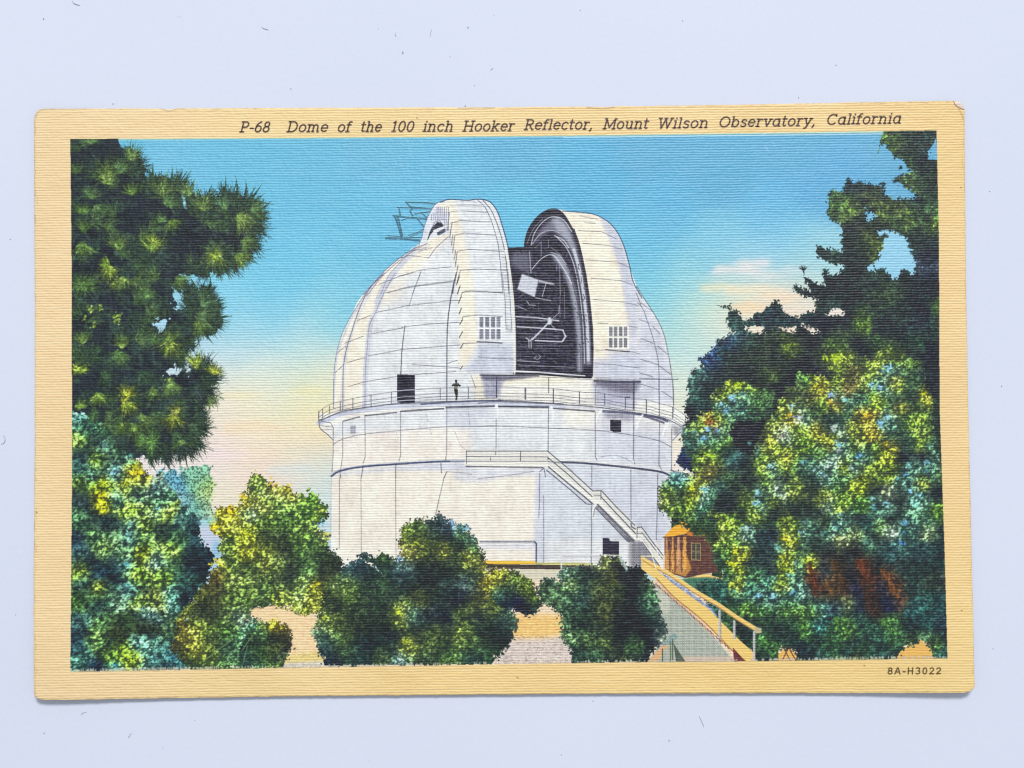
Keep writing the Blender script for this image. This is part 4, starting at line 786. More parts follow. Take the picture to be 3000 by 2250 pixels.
# central dark bush
foliage(polymask([(1130, 1700), (1060, 1640), (1010, 1660), (995, 1690), (960, 1720), (930, 1800), (925, 1850), (950, 1950), (1440, 1945), (1475, 1900), (1510, 1840), (1505, 1800), (1470, 1760), (1430, 1700), (1415, 1640), (1395, 1590), (1370, 1555), (1320, 1525), (1280, 1520), (1220, 1530), (1180, 1545), (1172, 1600), (1185, 1640), (1150, 1640), (1140, 1625), (1060, 1632)]),
    ctl('F6', [(880, 300, (110, 140, 70)), (820, 350, (130, 150, 60)), (1000, 310, (70, 90, 90)), (1110, 310, (120, 160, 190)), (1180, 370, (90, 130, 60)), (1250, 380, (130, 180, 170)), (1060, 380, (30, 40, 40)), (960, 380, (60, 76, 50)), (860, 400, (100, 110, 50)), (1290, 440, (100, 140, 70)), (900, 470, (170, 180, 60)), (1040, 480, (180, 180, 60)), (800, 500, (220, 200, 80)), (1160, 440, (40, 56, 44)), (970, 500, (60, 66, 40)), (1210, 540, (190, 190, 60)), (1330, 530, (100, 110, 60)), (1130, 560, (70, 90, 60)), (1330, 590, (196, 180, 60)),
               (560, 560, (50, 80, 60)), (640, 540, (90, 120, 60)), (480, 600, (40, 66, 80)), (420, 640, (44, 60, 56)), (400, 590, (120, 170, 180)), (580, 620, (36, 54, 56)), (700, 620, (40, 60, 60)), (770, 590, (130, 170, 170)), (760, 640, (110, 150, 150)), (860, 600, (30, 40, 40)), (960, 600, (40, 50, 44)), (1080, 640, (36, 44, 38)), (1260, 640, (70, 90, 60)), (1400, 650, (130, 140, 60)),
               (390, 700, (150, 180, 80)), (520, 700, (50, 66, 50)), (640, 690, (70, 100, 60)), (800, 690, (28, 36, 34)), (940, 700, (36, 42, 36)), (1200, 720, (110, 140, 130)), (1080, 720, (60, 80, 70)), (1350, 720, (190, 170, 60)), (1300, 760, (50, 50, 36)), (400, 790, (110, 136, 60)), (540, 790, (70, 90, 60)), (700, 780, (60, 80, 60)), (890, 810, (90, 96, 50)), (1150, 800, (26, 30, 50)), (1040, 800, (50, 66, 56)), (1300, 840, (150, 150, 60)),
               (300, 880, (70, 80, 50)), (440, 900, (60, 76, 50)), (600, 880, (60, 80, 56)), (760, 900, (180, 196, 70)), (740, 960, (196, 206, 60)), (820, 930, (110, 160, 140)), (660, 960, (40, 50, 40)), (960, 930, (44, 54, 60)), (1050, 950, (26, 32, 48)), (1180, 920, (110, 130, 60)), (1390, 880, (120, 136, 60)), (1300, 930, (60, 80, 60)), (1460, 960, (40, 60, 60)), (1530, 940, (130, 170, 130)), (250, 980, (170, 190, 80)), (330, 980, (120, 136, 60)), (450, 1000, (60, 70, 44)), (560, 1020, (40, 50, 40)), (720, 1050, (28, 40, 50)), (880, 1050, (36, 44, 40)), (1010, 1040, (110, 130, 60)), (1170, 1080, (150, 170, 70)), (1350, 1050, (40, 50, 40)), (1500, 1050, (40, 50, 44)),
               (200, 1060, (120, 160, 120)), (320, 1080, (110, 140, 70)), (250, 1130, (60, 90, 90)), (350, 1140, (110, 140, 70)), (500, 1120, (30, 44, 50)), (650, 1130, (40, 56, 50)), (830, 1120, (170, 180, 60)), (800, 1160, (190, 200, 70)), (920, 1100, (130, 150, 70)), (1060, 1130, (60, 76, 46)), (1230, 1130, (90, 120, 60)), (1400, 1130, (36, 48, 40)), (280, 1210, (26, 36, 50)), (430, 1200, (60, 90, 70)), (620, 1220, (90, 110, 60)), (760, 1240, (130, 180, 170)), (900, 1210, (110, 140, 80)), (1100, 1210, (110, 150, 70)), (1250, 1220, (50, 80, 70)), (1360, 1210, (80, 120, 70)), (500, 1270, (30, 50, 56)), (900, 1270, (28, 40, 40)), (1300, 1270, (30, 44, 44))]),
    'dark_bush', sig=17, jit=7, edge=5, a=(2.6, 5.2), clump=13, gain=1.3, slope=-.3, tint=.1, sat=.72)
blobs('F6', [(1230, 350, 14, (150, 200, 220)), (1120, 305, 10, (140, 180, 220)), (770, 560, 10, (150, 190, 220)), (750, 930, 13, (206, 214, 80)), (880, 460, 9, (200, 206, 80)), (240, 970, 12, (196, 206, 90)), (800, 1140, 12, (206, 210, 80))])
# yellowish round bush to the right of it
foliage(polymask([(1330, 710), (1400, 660), (1440, 630), (1560, 650), (1640, 700), (1700, 770), (1740, 880), (1700, 930), (1620, 960), (1560, 900), (1460, 880), (1400, 800)], 'F6'),
    ctl('F6', [(1350, 720, (230, 200, 50)), (1430, 660, (222, 206, 60)), (1520, 680, (120, 140, 70)), (1600, 720, (130, 146, 60)), (1500, 750, (60, 76, 56)), (1660, 790, (130, 150, 60)), (1560, 830, (20, 26, 60)), (1460, 800, (40, 70, 76)), (1700, 860, (60, 80, 56)), (1620, 880, (24, 30, 40)), (1420, 760, (110, 150, 110)), (1700, 910, (30, 44, 44))]),
    'round_bush', sig=15, jit=5, edge=3, a=(2.5, 5), clump=14, tint=.08)
# bush beside the path
foliage(polymask([(0, 790), (-30, 730), (20, 690), (90, 700), (180, 700), (240, 660), (250, 615), (360, 615), (400, 690), (500, 700), (560, 790), (610, 900), (605, 960), (650, 1050), (660, 1150), (600, 1200), (540, 1300), (60, 1310), (50, 1240), (-20, 1120), (0, 1000), (-60, 930), (-140, 900), (-170, 820), (-130, 760), (-60, 770)], 'P'),
    ctl('P', [(10, 720, (110, 150, 120)), (40, 770, (150, 180, 90)), (100, 720, (40, 60, 50)), (180, 720, (36, 46, 44)), (250, 650, (200, 206, 110)), (300, 660, (50, 50, 34)), (300, 720, (90, 90, 40)), (200, 780, (90, 100, 50)), (380, 720, (24, 30, 40)), (460, 740, (24, 28, 36)), (520, 760, (60, 76, 56)), (110, 800, (50, 76, 66)), (-40, 850, (90, 120, 80)), (30, 850, (90, 130, 90)), (100, 880, (60, 90, 80)), (230, 850, (90, 96, 50)), (330, 830, (60, 66, 40)), (430, 860, (22, 26, 34)), (560, 820, (100, 140, 90)), (540, 880, (90, 140, 100)), (590, 900, (120, 160, 120)),
               (60, 950, (70, 100, 70)), (160, 950, (36, 50, 40)), (240, 950, (110, 110, 50)), (340, 950, (30, 36, 34)), (440, 960, (24, 28, 34)), (540, 950, (50, 76, 60)), (100, 1040, (36, 50, 40)), (180, 1080, (60, 80, 60)), (260, 1040, (60, 66, 40)), (360, 1060, (24, 30, 34)), (500, 1050, (24, 28, 34)), (610, 1030, (60, 80, 76)), (60, 1110, (120, 160, 100)), (130, 1130, (110, 140, 70)), (240, 1150, (110, 130, 60)), (340, 1120, (28, 34, 34)), (440, 1180, (90, 130, 70)), (560, 1150, (24, 30, 40)), (630, 1110, (190, 210, 180)), (100, 1200, (40, 60, 50)), (200, 1220, (80, 120, 80)), (310, 1230, (40, 50, 40)), (440, 1250, (50, 70, 50)), (520, 1260, (26, 34, 40)), (120, 1280, (70, 100, 80)), (350, 1280, (90, 100, 60))]),
    'path_bush', sig=15, jit=6, edge=4, a=(2.6, 5.5), clump=13, tint=.1, slope=-.3, sat=.72)
fill([(375, 615), (420, 700), (410, 720), (360, 640)], C(206, 222, 216), 'P', .8, 1)
line([(250, 612), (365, 612)], 2.2, C(236, 240, 226), 'P', .9)
# ---- conifers upper right ----
con = [(2588, 384), (2560, 470)] + T('R1', [(1080, 330), (1070, 400), (1110, 450), (1150, 510), (1230, 550), (1250, 590), (1310, 640), (1170, 700), (1210, 740), (1300, 790), (1340, 830), (1330, 880), (1220, 870), (1140, 870), (1080, 850), (1070, 740), (1010, 760), (930, 740), (870, 750), (770, 710), (750, 800), (640, 810), (630, 900), (630, 1030),
       (720, 1060), (740, 1130), (730, 1230), (750, 1300), (680, 1290), (590, 1270), (550, 1245), (515, 1280), (560, 1340), (640, 1380), (740, 1400), (760, 1420), (720, 1470), (620, 1490), (600, 1440), (580, 1470), (600, 1570), (530, 1560), (480, 1530), (430, 1490), (425, 1410), (410, 1430), (430, 1510), (470, 1580), (480, 1620), (400, 1600), (345, 1550), (350, 1590), (400, 1640), (480, 1659)]) + \
      T('R4', [(640, 190), (680, 210), (650, 320), (570, 330), (520, 370), (440, 350), (400, 330), (380, 280), (345, 235), (270, 265), (230, 320), (160, 320), (150, 380), (80, 380), (20, 310), (-60, 290), (-140, 260)]) + \
      T('Z8', [(1640, 270), (1600, 340), (1620, 420), (1680, 480), (1560, 530), (1500, 600), (1440, 660), (1370, 690), (1420, 760), (1320, 800), (1280, 880), (1290, 940), (1310, 1000), (1270, 1040), (1260, 1130), (1300, 1170), (1240, 1300), (1260, 1400), (1210, 1480), (1200, 1540), (1260, 1580), (1400, 1640), (1800, 1700)]) + [(2400, 1500), (2760, 1500), (2745, 382)]
CM = polymask(con)
for h in ([(1430, 480), (1500, 370), (1510, 550), (1430, 545)], [(915, 930), (960, 960), (1030, 1000), (980, 1040), (930, 1060)], [(1000, 1120), (1100, 1110), (1210, 1140), (1280, 1200), (1310, 1300), (1340, 1400), (1320, 1480), (1240, 1440), (1200, 1490), (1150, 1520), (1100, 1470), (1050, 1430), (1000, 1460), (930, 1430), (980, 1380), (1060, 1330), (990, 1320), (1060, 1260), (1080, 1160), (1010, 1190)]):
    CM &= ~polymask(h, 'R1')
for h in ([(720, 320), (800, 280), (900, 310), (870, 350), (760, 345)], [(70, 425), (160, 425), (250, 435), (250, 490), (120, 485)], [(360, 440), (510, 420), (490, 490), (410, 470)], [(540, 410), (620, 430), (700, 480), (640, 500), (580, 460)]):
    CM &= ~polymask(h, 'R4')
CM = foliage(CM, ctl('R1', [(1150, 350, (60, 76, 50)), (1300, 360, (44, 56, 50)), (1110, 410, (110, 140, 60)), (1450, 340, (60, 80, 70)), (1200, 480, (40, 50, 46)), (1200, 540, (80, 110, 60)), (1350, 560, (36, 46, 50)), (1450, 600, (40, 50, 40)), (1400, 680, (50, 66, 50)), (1230, 740, (96, 120, 70)), (1460, 800, (44, 54, 44)), (780, 730, (40, 60, 66)), (900, 790, (40, 50, 46)), (1040, 800, (50, 66, 60)), (680, 900, (80, 110, 60)), (780, 930, (130, 160, 70)), (930, 850, (110, 120, 60)), (860, 880, (50, 56, 50)), (650, 980, (90, 120, 60)), (760, 980, (110, 130, 60)), (1060, 950, (110, 130, 60)), (1150, 920, (80, 90, 50)), (1300, 900, (44, 56, 50)), (1440, 900, (80, 110, 70)),
              (900, 1000, (36, 44, 40)), (1250, 1010, (130, 160, 70)), (1100, 1040, (60, 76, 50)), (1350, 1030, (60, 80, 56)), (1470, 1080, (130, 160, 60)), (800, 1060, (36, 36, 44)), (900, 1150, (70, 80, 44)), (800, 1200, (36, 44, 40)), (1300, 1150, (44, 56, 50)), (1450, 1200, (36, 44, 46)), (1000, 1260, (120, 140, 60)), (900, 1240, (60, 70, 44)), (800, 1320, (32, 40, 40)), (600, 1300, (70, 100, 80)), (560, 1280, (30, 38, 44)), (700, 1350, (36, 46, 44)), (850, 1400, (36, 44, 40)), (1420, 1330, (26, 30, 44)), (1410, 1400, (90, 100, 120)), (1450, 1500, (24, 28, 44)), (700, 1500, (28, 36, 40)), (850, 1500, (34, 44, 40)), (1000, 1560, (40, 52, 44)), (1200, 1560, (44, 56, 44)), (500, 1560, (26, 34, 38)), (1040, 1640, (60, 80, 60)), (1350, 1600, (30, 40, 44))])
    + ctl('R4', [(650, 130, (26, 34, 38)), (1060, 60, (50, 66, 56)), (1170, 160, (90, 110, 60)), (900, 170, (30, 38, 40)), (1400, 100, (30, 38, 46)), (1600, 100, (24, 28, 44)), (700, 240, (50, 66, 60)), (1100, 280, (60, 76, 56)), (1300, 320, (44, 56, 50)), (1500, 300, (30, 36, 50)), (1640, 260, (100, 140, 60)), (350, 280, (30, 44, 50)), (220, 340, (50, 70, 76)), (450, 350, (40, 60, 66)), (700, 400, (26, 30, 44)), (870, 380, (24, 28, 40)), (1000, 390, (110, 140, 50)), (1150, 400, (34, 40, 50)), (1450, 420, (40, 50, 60)), (1600, 450, (50, 66, 56)), (500, 500, (30, 36, 40)), (850, 490, (70, 86, 56)), (1110, 540, (70, 96, 56)), (1300, 500, (30, 40, 44)), (1430, 510, (50, 80, 60)),
                 (300, 560, (60, 70, 46)), (440, 580, (130, 150, 50)), (600, 560, (26, 30, 40)), (790, 560, (110, 140, 60)), (960, 580, (26, 28, 40)), (200, 640, (50, 60, 44)), (0, 520, (70, 100, 110)), (100, 600, (50, 66, 50)), (800, 700, (180, 200, 60)), (900, 680, (150, 170, 60)), (680, 650, (80, 90, 50)), (500, 700, (30, 34, 40)), (300, 720, (36, 40, 40)), (1250, 620, (110, 130, 60)), (1350, 660, (50, 60, 50)), (1600, 600, (26, 30, 44)), (1640, 800, (30, 36, 44)), (290, 800, (110, 130, 60)), (200, 830, (50, 56, 40)), (450, 800, (30, 36, 40)), (600, 760, (26, 28, 40)), (700, 850, (24, 26, 40)), (100, 800, (36, 40, 40)), (300, 930, (26, 28, 36)), (400, 900, (26, 30, 40)), (1000, 620, (24, 28, 40)), (100, 1200, (26, 26, 36)), (200, 1250, (24, 26, 36)), (100, 1450, (24, 26, 34)), (50, 1600, (40, 50, 44))])
    + ctl('Z8', [(1660, 300, (40, 60, 60)), (1650, 420, (70, 110, 100)), (1600, 540, (60, 90, 130)), (1720, 560, (50, 70, 60)), (1450, 690, (60, 90, 150)), (1560, 660, (50, 70, 60)), (1700, 680, (44, 54, 44)), (1340, 820, (110, 160, 150)), (1450, 800, (36, 50, 56)), (1300, 920, (70, 110, 100)), (1420, 900, (40, 56, 56)), (1550, 850, (40, 50, 50)), (1340, 1040, (60, 96, 84)), (1290, 1120, (26, 36, 50)), (1450, 1020, (26, 34, 40)), (1600, 820, (40, 50, 40)), (1230, 1490, (26, 50, 110)), (1260, 1540, (24, 34, 60)), (1280, 1350, (80, 120, 120)), (1900, 820, (50, 60, 40))]),
    'conifer', sig=16, jit=6, edge=1.7, esc=9, a=(2.4, 5.4), clump=16, tint=.07, gain=1.42, dark=.36, navy=(18, 20, 32), sat=.8, fr=0)
fringe(CM, 'conifer', 260, spike=11, col=(38, 50, 50)); fringe(CM, 'conifer', 500, 4)
for x, y, r, d in ((425, 1420, 16, 100), (400, 1600, 16, 120), (880, 740, 22, 70), (790, 710, 14, 100), (640, 820, 12, 110), (1070, 740, 12, 85), (560, 1250, 12, 130), (605, 1440, 14, 95), (1240, 1450, 12, 90), (1080, 1150, 12, 60), (1060, 1430, 12, 80), (1180, 700, 16, 160), (1215, 600, 10, 140), (1290, 1240, 12, 130)):
    needles('R1', [(x, y + 20, r, d, 60, (34, 46, 48), 26)], 2, 'conifer')
# ---- leafy tree lower right ----
lr = T('Q', [(260, 830), (300, 720), (380, 650), (470, 620), (450, 560), (500, 480), (540, 430), (640, 400), (720, 440), (760, 470), (860, 470), (900, 560), (870, 680), (700, 680), (580, 700), (560, 800), (620, 900), (770, 960), (780, 880), (830, 780), (890, 690), (930, 640), (950, 560), (1000, 520), (1060, 440), (1090, 340), (1150, 360), (1260, 400), (1330, 340), (1440, 300), (1530, 240), (1600, 240), (1700, 180), (1780, 200), (1900, 250), (1980, 330), (2000, 480), (2040, 700), (2060, 900), (2120, 1100), (2130, 1640)]) + \
    T('B', [(2130, 300), (2150, 900), (2150, 1060), (960, 1075), (780, 1075), (740, 1010), (600, 900), (430, 760), (400, 620), (330, 510), (450, 480), (530, 470), (490, 330), (460, 230), (440, 150), (400, 100), (300, 80)]) + T('Q', [(330, 1400), (420, 1200), (340, 1120), (330, 1040), (280, 960), (270, 880)])
Qc = ctl('Q', [(430, 700, (190, 120, 50)), (340, 720, (150, 180, 70)), (430, 750, (150, 190, 220)), (490, 770, (160, 200, 220)), (330, 780, (130, 180, 180)), (400, 820, (130, 180, 210)), (300, 860, (60, 90, 80)), (540, 800, (120, 160, 70)), (450, 860, (100, 140, 70)), (560, 660, (90, 130, 80)), (480, 660, (140, 170, 60)), (620, 430, (170, 190, 50)), (520, 490, (160, 180, 60)), (700, 450, (140, 170, 60)), (600, 530, (150, 196, 220)), (520, 580, (150, 200, 220)), (680, 500, (130, 190, 190)), (560, 620, (120, 170, 220)), (640, 590, (100, 150, 130)), (740, 540, (90, 130, 70)), (830, 520, (100, 140, 80)), (860, 600, (60, 80, 60)), (720, 620, (70, 100, 70)), (640, 480, (130, 170, 110)),
      (640, 760, (30, 34, 40)), (760, 800, (26, 30, 36)), (700, 880, (30, 36, 44)), (720, 860, (120, 170, 170)), (700, 780, (100, 110, 60)), (430, 940, (150, 180, 60)), (370, 910, (150, 180, 60)), (340, 990, (120, 140, 60)), (420, 1010, (150, 130, 60)), (390, 1060, (140, 130, 60)), (580, 970, (70, 110, 110)), (520, 930, (50, 70, 60)), (500, 1040, (70, 80, 50)), (660, 1000, (40, 50, 46)), (560, 1100, (80, 110, 70)), (480, 1130, (60, 90, 80)), (640, 1110, (50, 60, 50)), (720, 1100, (40, 50, 44)),
      (1100, 370, (100, 140, 70)), (1180, 400, (190, 190, 60)), (1220, 460, (200, 180, 60)), (1320, 400, (130, 150, 60)), (1430, 400, (120, 110, 60)), (1400, 460, (130, 110, 60)), (1540, 420, (150, 170, 70)), (1060, 480, (90, 100, 60)), (1130, 540, (100, 96, 56)), (1010, 560, (120, 130, 60)), (1310, 510, (150, 180, 210)), (1410, 540, (130, 190, 190)), (1310, 560, (210, 180, 60)), (1220, 560, (130, 160, 60)), (1600, 440, (140, 196, 210)), (1670, 450, (150, 196, 220)), (1720, 310, (150, 200, 220)), (1680, 330, (130, 180, 200)), (1640, 290, (170, 190, 70)), (1740, 240, (130, 150, 60)), (1850, 260, (110, 140, 70)), (1720, 400, (120, 110, 60)), (1740, 420, (160, 180, 70)), (1860, 380, (80, 110, 70)), (1940, 330, (50, 60, 56)),
      (1610, 520, (160, 196, 60)), (1500, 520, (80, 120, 90)), (1730, 540, (60, 86, 66)), (1850, 500, (50, 70, 56)), (1970, 500, (186, 180, 60)), (1900, 580, (90, 110, 60)), (1770, 590, (160, 150, 60)), (1030, 590, (160, 200, 210)), (970, 600, (180, 190, 60)), (1010, 650, (214, 180, 60)), (1080, 670, (190, 200, 220)), (1150, 600, (90, 120, 70)), (1300, 650, (60, 86, 70)), (1250, 690, (50, 66, 56)), (1400, 620, (80, 110, 76)), (1500, 630, (180, 160, 60)), (1560, 660, (200, 170, 60)), (1660, 700, (140, 190, 220)), (1720, 670, (150, 190, 210)), (1800, 660, (100, 136, 70)), (1900, 680, (150, 176, 60)), (1940, 720, (150, 180, 80)), (2020, 700, (36, 44, 44)),
      (900, 730, (150, 160, 70)), (930, 770, (180, 190, 170)), (970, 810, (190, 170, 160)), (1050, 740, (150, 180, 60)), (1190, 750, (180, 170, 60)), (1330, 750, (210, 222, 210)), (1280, 720, (60, 80, 70)), (1450, 740, (170, 180, 70)), (1590, 760, (200, 170, 60)), (1700, 800, (70, 100, 76)), (840, 830, (190, 190, 60)), (900, 880, (160, 190, 60)), (960, 930, (180, 170, 60)), (1040, 880, (140, 176, 60)), (1110, 830, (130, 166, 60)), (1280, 820, (190, 190, 50)), (1360, 870, (150, 196, 220)), (1360, 910, (190, 190, 210)), (1200, 900, (110, 146, 80)), (1450, 880, (120, 150, 70)), (1520, 940, (120, 180, 220)), (1440, 960, (110, 150, 110)), (1600, 880, (110, 140, 60)), (1700, 860, (200, 180, 60)), (1680, 920, (180, 190, 50)), (1920, 840, (130, 150, 60)), (1830, 850, (60, 86, 70)), (2020, 870, (110, 160, 150)),
      (790, 1000, (150, 180, 70)), (880, 1020, (170, 206, 200)), (940, 1000, (160, 186, 60)), (1040, 980, (90, 120, 70)), (1110, 990, (110, 160, 170)), (1200, 1040, (150, 190, 190)), (1240, 1080, (150, 190, 200)), (1300, 980, (160, 206, 180)), (1370, 990, (160, 180, 50)), (1460, 1030, (170, 190, 190)), (1550, 1020, (150, 170, 60)), (1700, 1050, (140, 160, 60)), (1600, 1080, (120, 140, 60)), (1800, 930, (30, 34, 40)), (1870, 1010, (140, 190, 190)), (1850, 1080, (110, 160, 210)), (2000, 990, (130, 180, 200)), (2000, 1060, (110, 170, 190)), (1930, 930, (36, 40, 44)), (2080, 1060, (120, 150, 80)), (1940, 1120, (150, 160, 60)),
      (830, 1130, (120, 150, 70)), (900, 1160, (160, 190, 160)), (780, 1210, (150, 200, 210)), (680, 1230, (120, 140, 60)), (770, 1290, (150, 200, 220)), (850, 1260, (130, 150, 60)), (700, 1290, (150, 170, 60)), (990, 1140, (140, 160, 70)), (1060, 1190, (150, 160, 70)), (940, 1090, (40, 50, 46)), (1130, 1100, (46, 60, 50)), (1150, 1180, (40, 50, 44)), (1220, 1230, (150, 160, 60)), (1340, 1100, (90, 130, 80)), (1500, 1110, (170, 180, 50)), (1460, 1170, (160, 180, 50)), (1380, 1220, (130, 166, 70)), (1500, 1270, (110, 160, 70)), (1340, 1290, (150, 180, 60)), (1260, 1280, (150, 180, 150)), (1600, 1180, (36, 40, 40)), (1680, 1210, (180, 190, 150)), (1610, 1250, (130, 180, 180)), (1700, 1290, (140, 190, 210)), (1620, 1320, (110, 170, 190)), (1790, 1110, (120, 170, 180)), (1880, 1200, (140, 190, 220)), (1950, 1230, (150, 200, 210)), (1920, 1300, (150, 210, 200)), (1900, 1340, (110, 160, 120)), (2030, 1180, (30, 34, 40)), (2040, 1330, (110, 150, 60)), (1780, 1240, (46, 56, 50)),
      (560, 1200, (36, 44, 44)), (560, 1300, (30, 36, 40)), (640, 1340, (60, 80, 50)), (560, 1400, (150, 180, 60)), (500, 1450, (170, 186, 70)), (620, 1420, (150, 190, 70)), (540, 1500, (150, 180, 70)), (750, 1360, (140, 160, 60)), (700, 1470, (170, 200, 200)), (680, 1500, (150, 190, 170)), (820, 1400, (50, 70, 50)), (880, 1330, (30, 36, 40)), (960, 1400, (150, 170, 60)), (860, 1480, (30, 40, 50)), (800, 1530, (36, 50, 56)), (1030, 1320, (40, 50, 46)), (1080, 1250, (60, 76, 50)), (1160, 1350, (40, 50, 44)), (1100, 1500, (130, 170, 190)), (1130, 1430, (110, 150, 150)), (1250, 1400, (60, 70, 44)), (1390, 1370, (110, 150, 170)), (1310, 1420, (130, 190, 170)), (1350, 1460, (120, 180, 170)), (1500, 1380, (30, 40, 44)), (1540, 1420, (60, 100, 90)), (1460, 1490, (150, 170, 110)), (1640, 1440, (110, 140, 80)), (1700, 1470, (180, 206, 170)), (1850, 1430, (110, 160, 200)), (1830, 1500, (100, 160, 180)), (1820, 1570, (90, 140, 190)), (1980, 1400, (70, 100, 80)), (1980, 1470, (150, 170, 120)), (2070, 1480, (44, 60, 56)),
      (640, 1560, (110, 150, 70)), (620, 1630, (210, 200, 50)), (560, 1600, (130, 160, 60)), (980, 1530, (210, 200, 50)), (1010, 1500, (150, 180, 70)), (910, 1600, (120, 170, 170)), (960, 1640, (190, 196, 60)), (760, 1600, (40, 56, 56)), (1080, 1600, (60, 80, 60)), (1180, 1530, (44, 56, 50)), (1260, 1500, (110, 160, 150)), (1350, 1530, (196, 200, 130)), (1280, 1600, (36, 40, 40)), (1450, 1600, (40, 36, 36)), (1550, 1560, (110, 160, 150)), (1700, 1600, (60, 96, 96)), (1600, 1530, (40, 50, 46)), (1940, 1600, (50, 76, 76)), (2060, 1600, (40, 60, 60)), (1720, 1380, (46, 60, 54))])
Bc = ctl('B', [(560, 260, (110, 150, 80)), (650, 270, (210, 200, 60)), (600, 370, (190, 196, 50)), (530, 330, (60, 90, 60)), (560, 420, (80, 120, 76)), (700, 340, (50, 70, 60)), (780, 300, (40, 54, 54)), (880, 280, (36, 50, 50)), (960, 320, (206, 206, 50)), (920, 260, (130, 180, 170)), (1020, 300, (110, 150, 80)), (960, 380, (170, 190, 60)), (1060, 370, (120, 160, 150)), (1130, 350, (190, 196, 60)), (860, 380, (40, 50, 50)), (750, 430, (80, 120, 80)), (830, 460, (90, 140, 120)), (600, 510, (190, 200, 60)), (700, 530, (80, 130, 110)), (930, 500, (170, 190, 70)), (1020, 460, (130, 190, 190)), (1060, 540, (130, 180, 160)), (1000, 540, (100, 150, 100)), (520, 530, (60, 110, 100)), (430, 530, (50, 90, 76)), (450, 610, (60, 100, 90)), (620, 580, (110, 170, 160)), (780, 600, (140, 190, 220)), (890, 600, (150, 196, 220)), (1040, 580, (130, 190, 220)), (950, 600, (90, 140, 110)),
      (560, 640, (60, 90, 60)), (680, 680, (110, 150, 70)), (780, 690, (90, 130, 70)), (860, 750, (50, 76, 56)), (950, 660, (100, 140, 70)), (1060, 690, (110, 150, 70)), (1160, 600, (60, 90, 76)), (1150, 690, (100, 136, 66)), (1200, 660, (100, 150, 130)), (1290, 680, (60, 90, 100)), (1110, 830, (100, 146, 70)), (1180, 800, (60, 110, 110)), (1010, 800, (50, 76, 56)), (900, 840, (30, 44, 44)), (700, 780, (36, 50, 46)), (1350, 780, (90, 130, 66)), (1400, 620, (150, 160, 100)), (1410, 830, (100, 140, 66)), (1280, 860, (60, 90, 60)), (1500, 760, (60, 96, 80)), (1560, 820, (60, 100, 76)), (1700, 800, (100, 146, 76)), (1720, 860, (80, 120, 70)), (1640, 860, (60, 100, 80)), (1850, 800, (30, 44, 46)), (1950, 720, (50, 90, 84)), (1880, 650, (60, 110, 106)), (2040, 640, (50, 84, 84)), (2100, 780, (40, 60, 70)), (2080, 860, (30, 40, 44)), (1990, 600, (50, 84, 76)), (1850, 540, (44, 64, 60)), (2000, 480, (50, 60, 50)), (2100, 440, (60, 66, 60)), (1900, 400, (40, 56, 52)), (2060, 340, (40, 60, 56)),
      (1150, 430, (105, 52, 32)), (1180, 500, (99, 52, 32)), (1230, 430, (70, 80, 90)), (1280, 480, (117, 85, 48)), (1330, 380, (80, 55, 32)), (1350, 480, (74, 46, 28)), (1380, 550, (93, 59, 40)), (1230, 350, (40, 44, 50)), (1290, 330, (62, 46, 32)), (1420, 420, (30, 30, 40)), (1450, 540, (30, 34, 60)), (1500, 350, (93, 50, 32)), (1530, 400, (111, 59, 36)), (1560, 480, (105, 56, 35)), (1570, 580, (68, 39, 32)), (1580, 670, (55, 36, 28)), (1640, 500, (30, 30, 50)), (1690, 440, (130, 79, 48)), (1740, 520, (124, 79, 48)), (1780, 590, (93, 59, 44)), (1690, 620, (24, 30, 54)), (1330, 640, (60, 76, 76)), (1480, 640, (30, 40, 60)), (1180, 570, (62, 39, 35)), (1300, 570, (70, 60, 40)), (1600, 350, (30, 34, 34)), (1760, 380, (44, 56, 54)), (1420, 320, (30, 34, 36)),
      (830, 920, (90, 140, 76)), (880, 960, (100, 146, 76)), (800, 1000, (40, 56, 46)), (960, 880, (36, 50, 46)), (860, 1050, (26, 36, 40)), (1080, 940, (30, 44, 50)), (1170, 900, (36, 50, 46)), (1300, 920, (80, 126, 76)), (1280, 980, (60, 96, 66)), (1120, 1020, (36, 50, 54)), (1240, 1040, (90, 140, 130)), (1380, 1000, (50, 80, 70)), (1450, 900, (40, 56, 56)), (1500, 960, (60, 90, 60)), (1470, 1040, (100, 110, 60)), (1600, 1000, (70, 110, 90)), (1620, 930, (40, 60, 56)), (1750, 940, (60, 90, 66)), (1700, 1030, (50, 80, 76)), (1860, 880, (60, 80, 50)), (1940, 900, (110, 150, 110)), (2050, 920, (100, 130, 60)), (2090, 980, (60, 110, 100)), (2090, 1040, (40, 70, 70)), (2120, 940, (40, 60, 60)), (1330, 1050, (110, 130, 70))])
LR = polymask(lr)
for h in ([(930, 1030), (1000, 960), (1060, 1020), (1070, 1075), (930, 1075)], [(1780, 1070), (1800, 1010), (1880, 950), (1960, 920), (2030, 960), (2050, 1070)]):
    fill(h, C(236, 186, 100), 'B', lab='ground'); LR &= ~polymask(h, 'B')
LRf, LRs = speck(Qc + Bc, .7)
LR = foliage(LR, LRf, 'leafy_right', sig=13, jit=4.5, edge=5, a=(2.8, 6.2), clump=13, tint=.10, gain=1.45, slope=-.45, dark=.34)
blobs('N', LRs)
for pts, w in (([(965, 1060), (1010, 970), (1030, 1020), (1060, 1070)], 3), ([(975, 990), (1020, 1070)], 2.6)):
    line(pts, w, C(70, 44, 36), 'B', .9)
bridge()
